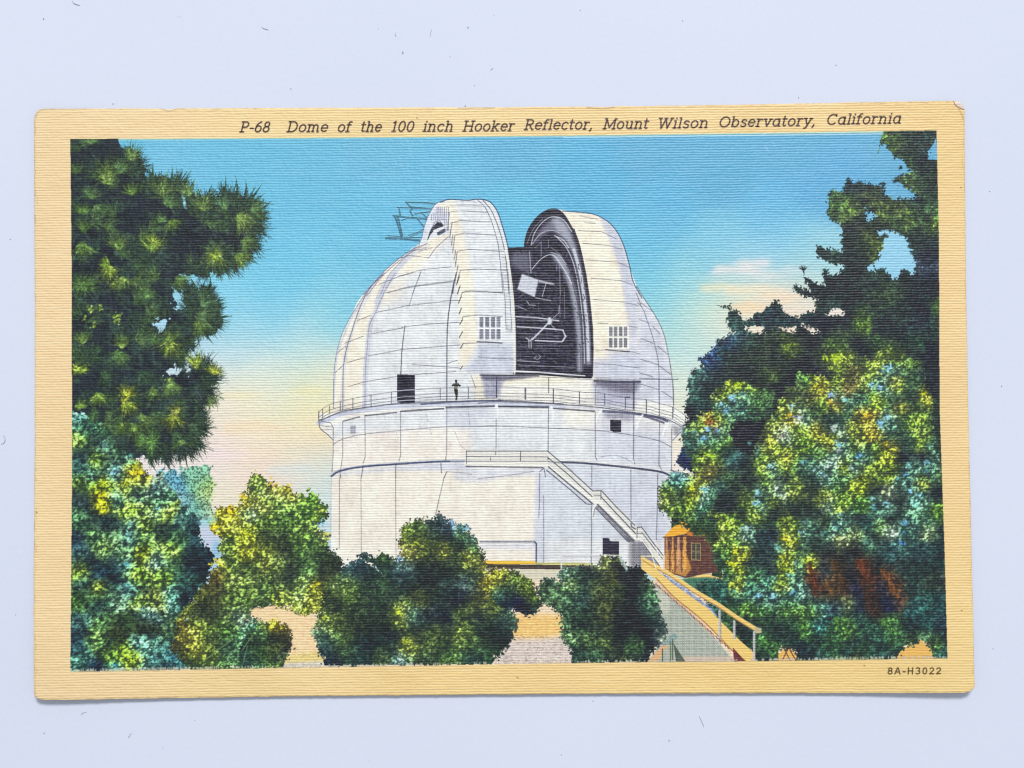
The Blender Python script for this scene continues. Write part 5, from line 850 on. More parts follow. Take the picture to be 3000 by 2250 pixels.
# red trunks in the leafy tree
for pts, w, c in (([(1150, 370), (1190, 470), (1190, 580)], 16, (130, 70, 44)), ([(1270, 440), (1300, 540), (1320, 580)], 12, (150, 104, 66)), ([(1310, 340), (1360, 440), (1390, 560)], 15, (96, 66, 44)), ([(1490, 330), (1560, 420), (1560, 520)], 17, (138, 76, 46)), ([(1550, 500), (1580, 680)], 20, (80, 50, 40)), ([(1665, 400), (1710, 460), (1750, 540), (1785, 600)], 14, (176, 110, 66))):
    for k in range(int(w * 5)):
        i = rng.random() * (len(pts) - 1); j = int(i); f = i - j
        x = pts[j][0] + (pts[j + 1][0] - pts[j][0]) * f + rng.normal(0, w * .42); y = pts[j][1] + (pts[j + 1][1] - pts[j][1]) * f
        line([(x, y), (x + rng.uniform(2, 12), y + rng.uniform(14, 38))], rng.uniform(1.6, 3.2), np.clip(C(*c) * rng.uniform(.35, 1.15), 0, 1), 'B', .85)
blobs('Q', [(1720, 310, 13, (160, 206, 226)), (1600, 435, 9, (160, 206, 226)), (1665, 450, 8, (160, 200, 226)), (600, 530, 13, (160, 206, 228)), (525, 575, 9, (160, 206, 226)), (565, 625, 10, (140, 184, 226)), (680, 505, 8, (150, 206, 210)), (435, 752, 9, (150, 190, 226)), (495, 770, 8, (176, 210, 226)), (390, 825, 9, (130, 180, 216)), (1305, 512, 11, (160, 184, 220)), (1415, 540, 8, (150, 206, 216)), (1025, 585, 9, (180, 214, 220)), (1070, 670, 10, (196, 200, 222)), (1660, 710, 14, (150, 196, 226)), (1725, 675, 9, (160, 206, 220)), (1335, 755, 12, (216, 226, 222)), (1362, 865, 11, (150, 204, 222)), (1515, 940, 12, (126, 184, 226)), (880, 1020, 12, (180, 216, 216)), (1110, 992, 9, (120, 180, 190)), (1240, 1082, 9, (160, 200, 216)),
           (780, 1215, 12, (160, 206, 222)), (770, 1288, 12, (160, 206, 230)), (1870, 1020, 12, (150, 204, 200)), (2000, 1000, 11, (140, 190, 206)), (1880, 1200, 9, (150, 200, 226)), (1950, 1232, 9, (150, 206, 216)), (1915, 1295, 12, (156, 216, 206)), (1700, 1300, 10, (150, 196, 220)), (1610, 1250, 8, (140, 190, 190)), (700, 1475, 14, (180, 210, 210)), (1845, 1430, 9, (116, 166, 206)), (1825, 1580, 9, (96, 146, 196)), (1680, 1212, 6, (206, 210, 170)), (1700, 1475, 8, (196, 214, 190)), (1350, 1530, 6, (214, 214, 150)), (1010, 655, 8, (226, 186, 70)), (1210, 450, 11, (214, 190, 70)), (1310, 562, 7, (222, 180, 60)), (1560, 660, 9, (222, 180, 60)), (1700, 865, 8, (222, 190, 60)), (1980, 500, 9, (206, 200, 60)), (1340, 240, 18, (190, 206, 60)), (1280, 245, 10, (170, 190, 60)), (1610, 520, 10, (176, 206, 76)), (430, 700, 8, (196, 124, 60)), (1010, 155, 8, (150, 170, 60)), (640, 440, 12, (186, 200, 60)), (430, 940, 12, (180, 200, 70)), (980, 1530, 9, (222, 206, 60)), (620, 1630, 12, (220, 206, 60))])
blobs('B', [(890, 603, 10, (160, 206, 230)), (790, 600, 7, (150, 196, 226)), (1060, 575, 8, (140, 196, 226)), (1015, 460, 9, (150, 206, 200)), (600, 372, 12, (206, 206, 60)), (600, 515, 9, (206, 210, 80)), (960, 320, 10, (222, 214, 60)), (1135, 352, 9, (200, 206, 70)), (1400, 625, 7, (170, 176, 120)), (1940, 900, 8, (130, 170, 120)), (1700, 800, 13, (110, 156, 84)), (1350, 780, 14, (104, 146, 76)), (1120, 830, 13, (110, 156, 76)), (830, 930, 12, (104, 150, 84)), (690, 680, 12, (120, 160, 80))])
# tree against the drum's right edge
foliage(polymask([(160, 1090), (240, 1070), (340, 1110), (380, 1130), (460, 1180), (480, 1260), (430, 1330), (380, 1400), (300, 1430), (220, 1440), (160, 1390), (100, 1330), (70, 1250), (80, 1180), (120, 1130)], 'Q'),
    ctl('Q', [(210, 1090, (120, 190, 200)), (140, 1120, (100, 150, 130)), (260, 1130, (120, 160, 60)), (320, 1150, (200, 200, 50)), (310, 1200, (206, 200, 50)), (120, 1180, (150, 180, 60)), (200, 1230, (44, 56, 46)), (90, 1250, (170, 180, 90)), (130, 1290, (150, 176, 80)), (270, 1270, (170, 196, 50)), (200, 1310, (130, 160, 66)), (380, 1190, (150, 206, 210)), (440, 1210, (90, 130, 80)), (360, 1270, (120, 180, 150)), (420, 1290, (60, 90, 70)), (180, 1360, (110, 140, 60)), (270, 1360, (130, 160, 70)), (330, 1340, (90, 140, 110)), (400, 1350, (50, 80, 60)), (200, 1420, (40, 56, 46)), (340, 1410, (36, 50, 44))]),
    'wall_tree', sig=13, jit=4, edge=4, a=(3, 6), clump=14, tint=.1)
blobs('Q', [(390, 1180, 11, (150, 206, 220)), (310, 1180, 12, (214, 206, 60)), (210, 1075, 9, (140, 196, 206))])
foliage(polymask([(160, 1400), (220, 1430), (300, 1440), (290, 1470), (220, 1440), (170, 1440)], 'Q'), ctl('Q', [(180, 1420, (36, 50, 44)), (280, 1450, (60, 90, 60))]), 'wall_tree', sig=13, edge=1.5, a=(2, 4))
fill([(300, 80), (340, 60), (440, 60), (470, 200), (440, 190), (330, 150)], C(60, 84, 50), 'B', .0)
foliage(polymask([(300, 70), (470, 40), (500, 200), (460, 220), (430, 170), (330, 150), (290, 110)], 'B'), ctl('B', [(330, 120, (60, 80, 46)), (390, 140, (150, 170, 60)), (450, 120, (40, 56, 46)), (470, 200, (36, 50, 44)), (400, 80, (60, 90, 60))]), 'leafy_right', sig=13, edge=3, a=(2.5, 5))

# ---- pine at the left ----
pine = [(206, 405), (340, 403), (352, 425), (385, 440), (408, 470), (420, 520), (432, 545), (450, 520), (490, 520), (520, 535), (545, 575), (560, 560), (600, 590), (640, 600), (650, 570), (690, 560), (730, 575), (755, 605), (765, 650), (755, 690), (740, 730), (725, 760), (690, 785), (640, 785), (605, 800), (560, 800), (525, 815), (508, 850), (506, 905),
        (540, 910), (560, 880), (575, 860), (610, 860), (640, 900), (650, 930), (640, 970), (620, 985), (590, 970), (570, 985), (560, 1030), (520, 1060), (485, 1095), (540, 1095), (570, 1060), (610, 1070), (625, 1110), (610, 1150), (590, 1180), (580, 1200), (600, 1240), (590, 1270), (560, 1300), (520, 1315), (490, 1340), (450, 1345), (410, 1345), (370, 1310), (330, 1275), (290, 1235), (206, 1200)]
PM = polymask(pine) & ~polymask([(1120, 380), (1230, 365), (1220, 420), (1180, 470), (1140, 470)], 'Z2')
ragP = ragged(PM, 6, 20)
nz = vnoise(PH, PW, 30, 24) * .7 + vnoise(PH, PW, 12) * .5
base = C(34, 38, 48) + np.clip(nz, 0, 2)[..., None] * C(22, 34, 16)
IMG[ragP] = base[ragP]; LAB[ragP] = LI['pine']
n = 5200
yy, xx = np.nonzero(ragP); i = rng.integers(0, len(yy), n)
sel = nz[yy[i], xx[i]] > -.6
dd = np.degrees(np.arctan2(-(yy[i] + Y0 - 1100), xx[i] + X0 - 260)) 
cc = np.array([(60, 80, 52), (76, 100, 62), (48, 64, 56), (92, 116, 68), (28, 32, 42), (54, 70, 66)], np.float32) / 255.
for s in range(0, n, 40):                          # short strokes that follow the boughs
    j = i[s]; a0 = dd[s] * .5 + 40 + rng.normal(0, 50)
    k = cc[rng.integers(len(cc))] * 255
    needles('N', [(xx[j] + X0, yy[j] + Y0, 58, a0, 62, tuple(k), 44)], 2, 'pine')
dk = (36, 44, 44); md = (72, 94, 54)
edge = [(395, 500, 62, 50, 60), (415, 560, 55, 20, 60), (478, 575, 62, 95, 70), (530, 600, 55, 60, 60), (470, 560, 58, 110, 40), (515, 560, 62, 65, 30), (590, 640, 62, 90, 60), (620, 640, 55, 80, 50), (560, 620, 48, 90, 50), (680, 640, 78, 95, 45), (700, 620, 72, 80, 45), (725, 640, 72, 50, 50), (735, 665, 66, 10, 50), (720, 700, 66, -20, 50), (700, 735, 62, -35, 45),
        (670, 750, 60, -55, 40), (640, 770, 48, -80, 45), (600, 780, 48, -100, 40), (560, 860, 40, 110, 30), (600, 900, 68, 20, 50), (600, 880, 60, 80, 30), (605, 930, 64, -25, 40), (585, 945, 56, -60, 35), (575, 900, 48, 130, 40), (545, 880, 40, 60, 60), (505, 830, 44, -20, 40), (595, 1090, 58, 80, 50), (595, 1110, 62, 15, 45), (585, 1140, 58, -30, 40), (565, 1170, 56, -45, 35),
        (565, 1230, 60, 25, 35), (565, 1250, 62, -10, 40), (545, 1280, 60, -40, 35), (520, 1290, 58, -70, 35), (480, 1310, 56, -75, 35), (440, 1315, 56, -60, 35), (540, 1000, 44, -30, 50), (500, 960, 34, 0, 60), (490, 930, 36, 120, 60), (520, 1050, 40, -60, 40)]
for x, y, r, d, sp in edge:
    needles('N', [(x, y, r * .8, d, sp, dk, 70)], 2, 'pine')
    for q in range(5):                            # tufts: spikes of needles that run together
        a_ = d + rng.uniform(-sp, sp)
        needles('N', [(x + rng.normal(0, 5), y + rng.normal(0, 5), r * rng.uniform(.8, 1.08), a_, 6, dk if q % 2 else (58, 78, 56), 15)], 2, 'pine')
    needles('N', [(x, y, r * .75, d, sp, md, 26)], 2, 'pine')
    needles('N', [(x, y, r * 1.12, d, sp * .9, (40, 52, 56), 10)], 1, 'pine')
fill([(1335, 830), (1352, 820), (1368, 900), (1378, 950), (1350, 940)], C(150, 206, 230), 'Z1', .9, 1)
SP = (('Z1', (960, 470, 930, 560), (1030, 565, 960, 640), (1100, 570, 1090, 680), (1150, 640, 1140, 720), (1255, 600, 1250, 700), (1300, 680, 1280, 760), (1410, 640, 1310, 760), (1390, 740, 1340, 800), (1580, 810, 1590, 880), (1500, 820, 1510, 900), (1690, 680, 1680, 800), (1640, 750, 1670, 830), (1770, 680, 1780, 800), (1850, 710, 1850, 800), (1985, 740, 1900, 850), (2005, 820, 1890, 890),
       (2080, 910, 1950, 880), (2050, 985, 1950, 950), (2040, 1090, 1950, 1040), (2010, 1140, 1930, 1120), (1970, 1250, 1900, 1190), (1900, 1330, 1850, 1290), (1830, 1420, 1780, 1350), (1750, 1470, 1700, 1410), (1740, 1510, 1690, 1440), (1670, 1520, 1620, 1440), (1600, 1480, 1590, 1420), (880, 430, 870, 520), (1060, 590, 1080, 700), (1210, 660, 1200, 760), (1440, 700, 1380, 800), (1550, 850, 1540, 930), (1920, 770, 1880, 860)),
      ('Z2', (1560, 10, 1560, 110), (1400, 30, 1440, 120), (1690, 200, 1580, 240), (1700, 270, 1600, 290), (1740, 345, 1640, 350), (1690, 400, 1600, 380), (1660, 460, 1590, 420), (1620, 530, 1560, 440), (1590, 575, 1540, 500), (1480, 600, 1470, 500), (1420, 570, 1440, 480), (1610, 730, 1560, 790), (1670, 795, 1580, 820), (1650, 890, 1580, 880), (1590, 1010, 1530, 960), (1480, 690, 1450, 760),
       (1510, 1150, 1440, 1190), (1570, 1160, 1480, 1210), (1590, 1250, 1500, 1250), (1570, 1330, 1480, 1290), (1530, 1390, 1450, 1330), (1480, 1530, 1390, 1450), (1380, 1590, 1370, 1460), (1320, 1570, 1320, 1450), (1250, 1610, 1200, 1510), (1130, 1610, 1090, 1530)))
for v, *rows in SP:
    for tx_, ty_, bx_, by_ in rows:
        L = math.hypot(tx_ - bx_, ty_ - by_); nx_, ny_ = -(ty_ - by_) / L * 13, (tx_ - bx_) / L * 13
        bx2, by2 = bx_ - (tx_ - bx_) * .5, by_ - (ty_ - by_) * .5
        cx2, cy2 = (tx_ + bx2) / 2 + nx_ * .6, (ty_ + by2) / 2 + ny_ * .6
        nx_ *= 1.25; ny_ *= 1.25
        fill([(bx2 - nx_, by2 - ny_), (cx2 - nx_ * .55, cy2 - ny_ * .55), (tx_, ty_), (cx2 + nx_ * .5, cy2 + ny_ * .5), (bx2 + nx_, by2 + ny_)], C(36, 54, 44), v, .95, lab='pine')
        line([(bx2 + nx_ * .6, by2 + ny_ * .6), (cx2 + nx_ * .2, cy2 + ny_ * .2), (tx_, ty_)], 2, C(96, 124, 74), v, .7)
YG = (150, 176, 80); YB = (176, 196, 66); GG = (104, 138, 78); GY = (190, 190, 50)
hi = [('Z1', 600, 420, 34, 90, 80, GG), ('Z1', 730, 690, 62, 90, 80, (128, 154, 70)), ('Z1', 720, 730, 34, 60, 100, YG), ('Z1', 910, 540, 44, 60, 40, (140, 170, 84)), ('Z1', 820, 640, 40, 60, 60, GG), ('Z1', 920, 820, 34, 90, 80, (120, 150, 64)), ('Z1', 1180, 830, 58, 90, 70, (134, 160, 78)), ('Z1', 1200, 900, 40, 40, 80, GG), ('Z1', 1500, 950, 54, 90, 70, (124, 150, 72)), ('Z1', 1390, 830, 40, 100, 50, (130, 160, 90)),
      ('Z1', 1800, 1000, 62, -45, 60, (150, 176, 80)), ('Z1', 1900, 960, 44, 10, 60, GG), ('Z1', 1680, 950, 36, 90, 40, (110, 150, 90)), ('Z1', 590, 850, 40, 70, 90, GG), ('Z1', 530, 980, 32, 90, 100, (110, 146, 66)), ('Z1', 640, 920, 40, -60, 50, GG), ('Z1', 470, 650, 34, 90, 80, (90, 120, 60)), ('Z1', 530, 1230, 52, -90, 60, (124, 156, 70)), ('Z1', 540, 1130, 40, 90, 50, (100, 130, 60)), ('Z1', 820, 1270, 48, 90, 60, (130, 160, 74)),
      ('Z1', 1090, 1280, 56, 90, 65, (140, 170, 66)), ('Z1', 1090, 1220, 26, 60, 90, YB), ('Z1', 730, 1420, 44, -80, 70, YB), ('Z1', 740, 1400, 26, 150, 60, (170, 206, 60)), ('Z1', 800, 1520, 30, -90, 60, (140, 160, 60)), ('Z1', 1250, 1040, 34, -60, 60, (130, 160, 66)), ('Z1', 1200, 1040, 30, 160, 50, GG), ('Z1', 1610, 1300, 52, -90, 60, YG), ('Z1', 1600, 1330, 30, 0, 180, YB), ('Z1', 1780, 1330, 44, -40, 60, (140, 166, 66)), ('Z1', 1830, 1200, 40, -30, 60, (120, 150, 76)),
      ('Z1', 550, 1590, 48, 90, 90, (124, 166, 70)), ('Z1', 1030, 1640, 36, 90, 70, (116, 146, 66)), ('Z1', 1300, 1500, 40, -40, 60, (110, 140, 70)), ('Z2', 540, 110, 46, 0, 180, (110, 146, 70)), ('Z2', 860, 40, 36, -90, 80, YG), ('Z2', 1040, 200, 36, 90, 90, (110, 150, 80)), ('Z2', 520, 560, 36, 90, 60, (120, 146, 66)), ('Z2', 830, 640, 46, -90, 70, (116, 156, 80)), ('Z2', 850, 600, 30, 90, 60, YG),
      ('Z2', 1240, 560, 50, -90, 75, (160, 176, 60)), ('Z2', 1230, 560, 38, 90, 60, (130, 156, 60)), ('Z2', 1470, 350, 66, -10, 75, (104, 134, 82)), ('Z2', 1500, 260, 50, 60, 60, (96, 130, 84)), ('Z2', 1450, 400, 44, -60, 40, (130, 160, 72)), ('Z2', 1100, 560, 40, 60, 60, GG), ('Z2', 650, 980, 42, -80, 60, (140, 170, 60)), ('Z2', 880, 1040, 46, -70, 55, (176, 190, 60)), ('Z2', 870, 1000, 38, 60, 60, GY), ('Z2', 1000, 1150, 56, -50, 25, (130, 160, 80)),
      ('Z2', 1270, 1150, 50, -95, 60, (176, 182, 56)), ('Z2', 1280, 1140, 30, 90, 60, (170, 170, 70)), ('Z2', 1240, 880, 44, -80, 50, (140, 170, 84)), ('Z2', 1110, 930, 40, -90, 40, (120, 150, 70)), ('Z2', 1440, 760, 44, 90, 50, (190, 206, 70)), ('Z2', 1590, 810, 30, 70, 90, (196, 196, 60)), ('Z2', 1550, 1000, 34, -60, 50, (150, 170, 90)), ('Z2', 1100, 1370, 44, 0, 180, (112, 160, 72)), ('Z2', 1040, 1360, 36, 180, 70, (120, 166, 76)), ('Z2', 1340, 1370, 36, -90, 80, (130, 160, 76)),
      ('Z2', 1340, 1400, 50, -80, 60, (50, 60, 60)), ('Z2', 940, 1230, 36, -60, 60, (130, 160, 66)), ('Z2', 850, 1250, 26, 0, 180, (120, 150, 60)), ('Z2', 620, 1160, 24, 0, 180, (90, 130, 70)), ('Z2', 500, 790, 26, 20, 30, (170, 196, 60)), ('Z2', 480, 780, 18, 0, 180, YB), ('Z2', 500, 1080, 22, 40, 50, (150, 180, 70)), ('Z2', 1280, 1300, 44, -60, 40, (80, 110, 70)), ('Z2', 1400, 1230, 50, -20, 50, (70, 90, 64)), ('Z2', 1450, 950, 50, -40, 50, (50, 60, 62)), ('Z2', 1000, 800, 50, -60, 60, (60, 84, 62)), ('Z2', 700, 800, 50, -60, 60, (60, 84, 56))]
for v, x, y, r, d, sp, c in hi:
    s = V[v][2]
    c = tuple(k * .88 + g * .12 for k, g in zip(c, (90, 110, 90)))
    needles(v, [(x, y, r * 1.25, d, sp, tuple(.5 * k + 12 for k in c), 30), (x, y, r * 1.15, d, sp, tuple(.82 * k for k in c), 30)], 3, 'pine')
    needles(v, [(x + rng.normal(0, 4), y + rng.normal(0, 4), r * .95, d, sp, tuple(1.08 * k for k in c), 14)], 3, 'pine')
    needles(v, [(x, y, r * .4, d, sp * 1.1, tuple(min(255, 1.05 * k) for k in c), 12)], 2, 'pine')
blobs('Z2', [(600, 290, 12, (160, 180, 76)), (670, 280, 10, (160, 180, 76)), (545, 370, 10, (150, 176, 66)), (620, 430, 10, (160, 180, 70)), (800, 350, 14, (170, 196, 70)), (810, 400, 10, (180, 200, 80)), (490, 780, 11, (190, 206, 70)), (870, 1020, 13, (196, 196, 60)), (1240, 870, 14, (150, 180, 90)), (500, 1080, 10, (150, 186, 80)), (1340, 1370, 12, (140, 170, 90))], clip=ragP)
blobs('L', [(560, 640, 17, (232, 206, 50)), (540, 600, 10, (206, 200, 70)), (290, 740, 10, (196, 206, 60)), (265, 840, 11, (236, 216, 40)), (130, 190, 14, (150, 206, 196)), (80, 210, 10, (140, 200, 200)), (390, 640, 12, (150, 200, 222)), (470, 740, 12, (196, 200, 70)), (1190, 1090, 14, (236, 206, 50)), (1310, 950, 18, (236, 206, 50)), (1420, 840, 12, (240, 210, 60)), (1660, 750, 13, (236, 206, 70)), (1780, 780, 12, (226, 206, 80)), (2090, 1140, 7, (226, 220, 120)), (2040, 1060, 13, (150, 196, 226)), (1180, 1370, 12, (206, 196, 60)), (2010, 1560, 13, (206, 190, 60)), (1430, 1150, 13, (206, 206, 60))])
fill([(1040, 1040), (1120, 1020), (1210, 1010), (1200, 1050), (1080, 1100)], C(150, 206, 216), 'L', .55, 3)
# torn-looking lower edge of the picture: a pale broken line of halftone
x = np.arange(PW)
for xs in range(206, 2770, 3):
    yb = np.interp(xs, [206, 850, 1650, 2300, 2775], [1966, 1955, 1941, 1934, 1927])
    if rng.random() < (.6 if (xs < 700 or 1000 < xs < 1120 or xs > 2250) else .25):
        fill([(xs, yb - rng.uniform(2, 9)), (xs + 4, yb - rng.uniform(2, 9)), (xs + 4, yb + 1), (xs, yb + 1)], C(206, 196, 180), a=.85)
for a, b in (((207, 1300), (206, 1968)),):
    line([a, b], 2, C(190, 196, 170), a=.5)
m_ = ragP | (LAB == LI['pine'])
g_ = IMG.mean(2, keepdims=True)
r_ = (1 + np.clip(vnoise(PH, PW, 4, 2.6) * .2 + vnoise(PH, PW, 9, 6) * .12, -.6, .5))[..., None]
IMG[:] = np.where(m_[..., None], (g_ + (IMG - g_) * .78) * r_ * .97 + .008, IMG)
# the black key plate: everything but the sky is carried by a 45-degree halftone over flat tints
lf = np.isin(LAB, [LI[k] for k in ('pine', 'leafy_left', 'yellow_bush', 'dark_bush', 'low_bush', 'round_bush', 'path_bush', 'wall_tree', 'conifer', 'leafy_right')])
IMG[:] = np.where(lf[..., None], (IMG * .3 + blur(IMG, 1) * .7) * np.array([1.10, 1.16, 1.12], np.float32) - .085, IMG)
IMG[:] = np.clip(IMG, .01, .99)
mx = IMG.max(2); Tm = np.where(lf, .80, .97).astype(np.float32); Tm = np.maximum(Tm, mx)
key = np.clip(1 - mx / Tm, 0, 1)
q = 2 * math.pi / 7.0
scr = .5 + .5 * np.sin((Xg + Yg) * q + .3 * vnoise(PH, PW, 30)) * np.sin((Xg - Yg) * q)
qs = np.quantile(scr[::7, ::7], np.linspace(0, 1, 65)); scr = np.interp(scr, qs, np.linspace(0, 1, 65)).astype(np.float32)   # even screen: tones keep their mean
kk_ = key - .15 * (1 - key) ** 1.5
dot = np.clip((kk_ - scr) * 3.2 + .5, 0, 1)
Tn = IMG * (Tm / np.maximum(mx, .02))[..., None]
k3 = (np.clip(key - .35, 0, 1) * 1.2)[..., None]
Tn = Tn * (1 - k3) + C(96, 116, 104) * k3
HT = Tn * (1 - dot[..., None]) + C(24, 24, 36) * dot[..., None]
msk = (PIC & (LAB != LI['sky']))[..., None]
wgt = np.where(lf, .42, .55)
wgt = np.where(np.isin(LAB, [LI[k] for k in ('opening', 'person', 'doorway', 'doorway2', 'window', 'window6')]), .15, wgt)[..., None]
IMG[:] = np.where(msk, IMG * (1 - wgt) + HT * wgt, IMG)
IMG[:] = np.clip(IMG, 0.01, .99)
# ---------------- lettering ----------------
def A_(cx, cy, rx, ry, a0, a1, n=14):
    t = np.radians(np.linspace(a0, a1, n)); return [(cx + rx * math.cos(k), cy + ry * math.sin(k)) for k in t]
XH = .70
GL = {
 'P': (.78, [[(.16, 0), (.16, 1)], [(.02, 0), (.36, 0)], [(.02, 1), (.42, 1)] + A_(.42, .73, .26, .27, 90, -90) + [(.16, .46)]]),
 '-': (.42, [[(.06, .36), (.36, .36)]]),
 '6': (.68, [A_(.34, .30, .26, .30, 0, 360, 26), [(.08, .32), (.12, .6), (.28, .86), (.5, 1.0)]]),
 '8': (.68, [A_(.34, .26, .26, .26, 0, 360, 24), A_(.34, .76, .21, .23, 0, 360, 24)]),
 'D': (.95, [[(.16, 0), (.16, 1)], [(.02, 1), (.42, 1)] + A_(.42, .5, .42, .5, 90, -90, 22) + [(.02, 0)]]),
 'o': (.72, [A_(.35, .35, .28, .35, 0, 360, 26)]),
 'm': (1.16, [[(.02, XH), (.16, XH), (.16, 0)], [(.04, 0), (.28, 0)], [(.16, .42)] + A_(.36, .42, .2, .28, 160, 10) + [(.56, 0)], [(.48, 0), (.66, 0)], [(.56, .42)] + A_(.76, .42, .2, .28, 160, 10) + [(.96, 0), (1.1, 0)]]),
 'e': (.70, [[(.08, .38), (.62, .38)] + A_(.35, .36, .27, .34, 5, 315, 26)]),
 'f': (.46, [[(.16, 0), (.16, .78)] + A_(.32, .8, .16, .2, 180, 60, 8), [(.02, 0), (.32, 0)], [(.02, XH), (.36, XH)]]),
 't': (.46, [[(.16, .96), (.16, .16)] + A_(.28, .15, .12, .15, 180, 320, 8), [(.02, XH), (.38, XH)]]),
 'h': (.80, [[(.04, 1), (.16, 1), (.16, 0)], [(.04, 0), (.28, 0)], [(.16, .42)] + A_(.39, .42, .22, .28, 160, 10) + [(.61, 0), (.72, 0)], [(.52, 0), (.61, 0)]]),
 '1': (.42, [[(.06, .86), (.2, 1), (.2, 0)], [(.06, 0), (.34, 0)]]),
 '0': (.66, [A_(.33, .5, .25, .5, 0, 360, 28)]),
 'i': (.34, [[(.04, XH), (.16, XH), (.16, 0)], [(.04, 0), (.28, 0)], [(.17, .94), (.18, .98)]]),
 'n': (.80, [[(.02, XH), (.16, XH), (.16, 0)], [(.04, 0), (.28, 0)], [(.16, .42)] + A_(.39, .42, .22, .28, 160, 10) + [(.61, 0), (.72, 0)], [(.52, 0), (.61, 0)]]),
 'c': (.66, [A_(.35, .35, .28, .35, 45, 315, 22)]),
 'H': (1.0, [[(.16, 0), (.16, 1)], [(.8, 0), (.8, 1)], [(.16, .5), (.8, .5)], [(.02, 0), (.3, 0)], [(.02, 1), (.3, 1)], [(.66, 0), (.94, 0)], [(.66, 1), (.94, 1)]]),
 'k': (.78, [[(.04, 1), (.16, 1), (.16, 0)], [(.04, 0), (.28, 0)], [(.16, .28), (.58, XH)], [(.32, .42), (.62, 0), (.72, 0)], [(.46, XH), (.7, XH)]]),
 'r': (.56, [[(.02, XH), (.16, XH), (.16, 0)], [(.04, 0), (.3, 0)], [(.16, .42)] + A_(.38, .44, .22, .26, 165, 60)]),
 'R': (.86, [[(.16, 0), (.16, 1)], [(.02, 0), (.32, 0)], [(.02, 1), (.44, 1)] + A_(.44, .75, .25, .25, 90, -90) + [(.16, .5)], [(.42, .5), (.72, 0), (.84, 0)]]),
 'l': (.34, [[(.04, 1), (.16, 1), (.16, 0)], [(.04, 0), (.28, 0)]]),
 'M': (1.16, [[(.14, 0), (.16, 1), (.56, .12), (.98, 1), (1.0, 0)], [(.02, 0), (.28, 0)], [(.86, 0), (1.12, 0)], [(.02, 1), (.2, 1)], [(.94, 1), (1.12, 1)]]),
 'u': (.80, [[(.04, XH), (.16, XH), (.16, .26)] + A_(.38, .27, .22, .27, 180, 350) + [(.6, .3)], [(.48, XH), (.6, XH), (.6, 0), (.72, 0)]]),
 'W': (1.3, [[(.12, 1), (.36, 0), (.62, .96), (.88, 0), (1.14, 1)], [(.0, 1), (.26, 1)], [(.5, 1), (.74, 1)], [(1.02, 1), (1.26, 1)]]),
 's': (.58, [A_(.3, .52, .2, .17, 25, 200, 12) + A_(.28, .18, .22, .18, 80, -150, 14)]),
 'O': (1.0, [A_(.49, .5, .42, .5, 0, 360, 34)]),
 'b': (.78, [[(.04, 1), (.14, 1), (.14, 0)], A_(.4, .35, .26, .35, 0, 360, 24)]),
 'v': (.74, [[(.12, XH), (.36, 0), (.62, XH)], [(.0, XH), (.24, XH)], [(.5, XH), (.74, XH)]]),
 'a': (.78, [A_(.34, .35, .26, .35, 0, 360, 24), [(.48, XH), (.61, XH), (.61, 0), (.72, 0)]]),
 'y': (.74, [[(.12, XH), (.38, 0)], [(.62, XH), (.3, -.24), (.14, -.28)], [(.0, XH), (.24, XH)], [(.5, XH), (.74, XH)]]),
 'C': (.92, [A_(.49, .5, .41, .5, 50, 315, 26), [(.76, .84), (.76, 1.0)]]),
 ',': (.32, [[(.16, .06), (.14, -.06), (.06, -.2)]]),
 'A': (.8, [[(.04, 0), (.36, 1), (.44, 1), (.74, 0)], [(.16, .32), (.64, .32)]]),
 '3': (.66, [A_(.3, .75, .24, .25, 140, -80, 14) + A_(.3, .26, .28, .26, 80, -140, 16)]),
 '2': (.66, [A_(.33, .72, .25, .27, 160, -20, 14) + [(.08, .02), (.6, .02)]]),
}
GLS = dict(GL)
GLS['H'] = (.8, [[(.1, 0), (.1, 1)], [(.66, 0), (.66, 1)], [(.1, .5), (.66, .5)]])
def word(s, x0, x1, y, cap, w, slant, glyphs, lab, col, y1=None, sp=.08):
    y1 = y if y1 is None else y1
    tot = sum(glyphs[c][0] + sp for c in s) - sp
    k = (x1 - x0 - slant * cap * .55) / tot
    cx = 0.
    for c in s:
        adv, st = glyphs[c]
        base = y + (y1 - y) * (cx * k) / (x1 - x0)
        for q in st:
            pts = [(x0 + (cx + px) * k + slant * py * cap, base - py * cap + rng.normal(0, .18)) for px, py in q]
            line(pts, w, col, a=.9, lab=lab, inside=True)
        cx += adv + sp
BR = C(56, 38, 38)
for s, a, b, ya, yb in (('P-68', 702, 792, 386.5, 386.5), ('Dome', 840, 963, 386, 386), ('of', 987, 1030, 386, 386), ('the', 1055, 1120, 385.5, 385.5), ('100', 1146, 1214, 385, 385), ('inch', 1238, 1330, 384.5, 384),
                        ('Hooker', 1355, 1508, 384, 383), ('Reflector,', 1535, 1740, 380, 378), ('Mount', 1766, 1901, 377.5, 376), ('Wilson', 1924, 2077, 376, 373), ('Observatory,', 2104, 2392, 372, 367), ('California', 2419, 2642, 364.5, 360.5)):
    word(s, a, b, ya, 29, 4.3, .25, GL, 'caption', BR, yb)
word('8A-H3022', 2599, 2756, 1974.5, 17.5, 3.7, .06, GLS, 'serial', C(84, 70, 46), 1974.0, sp=.26)
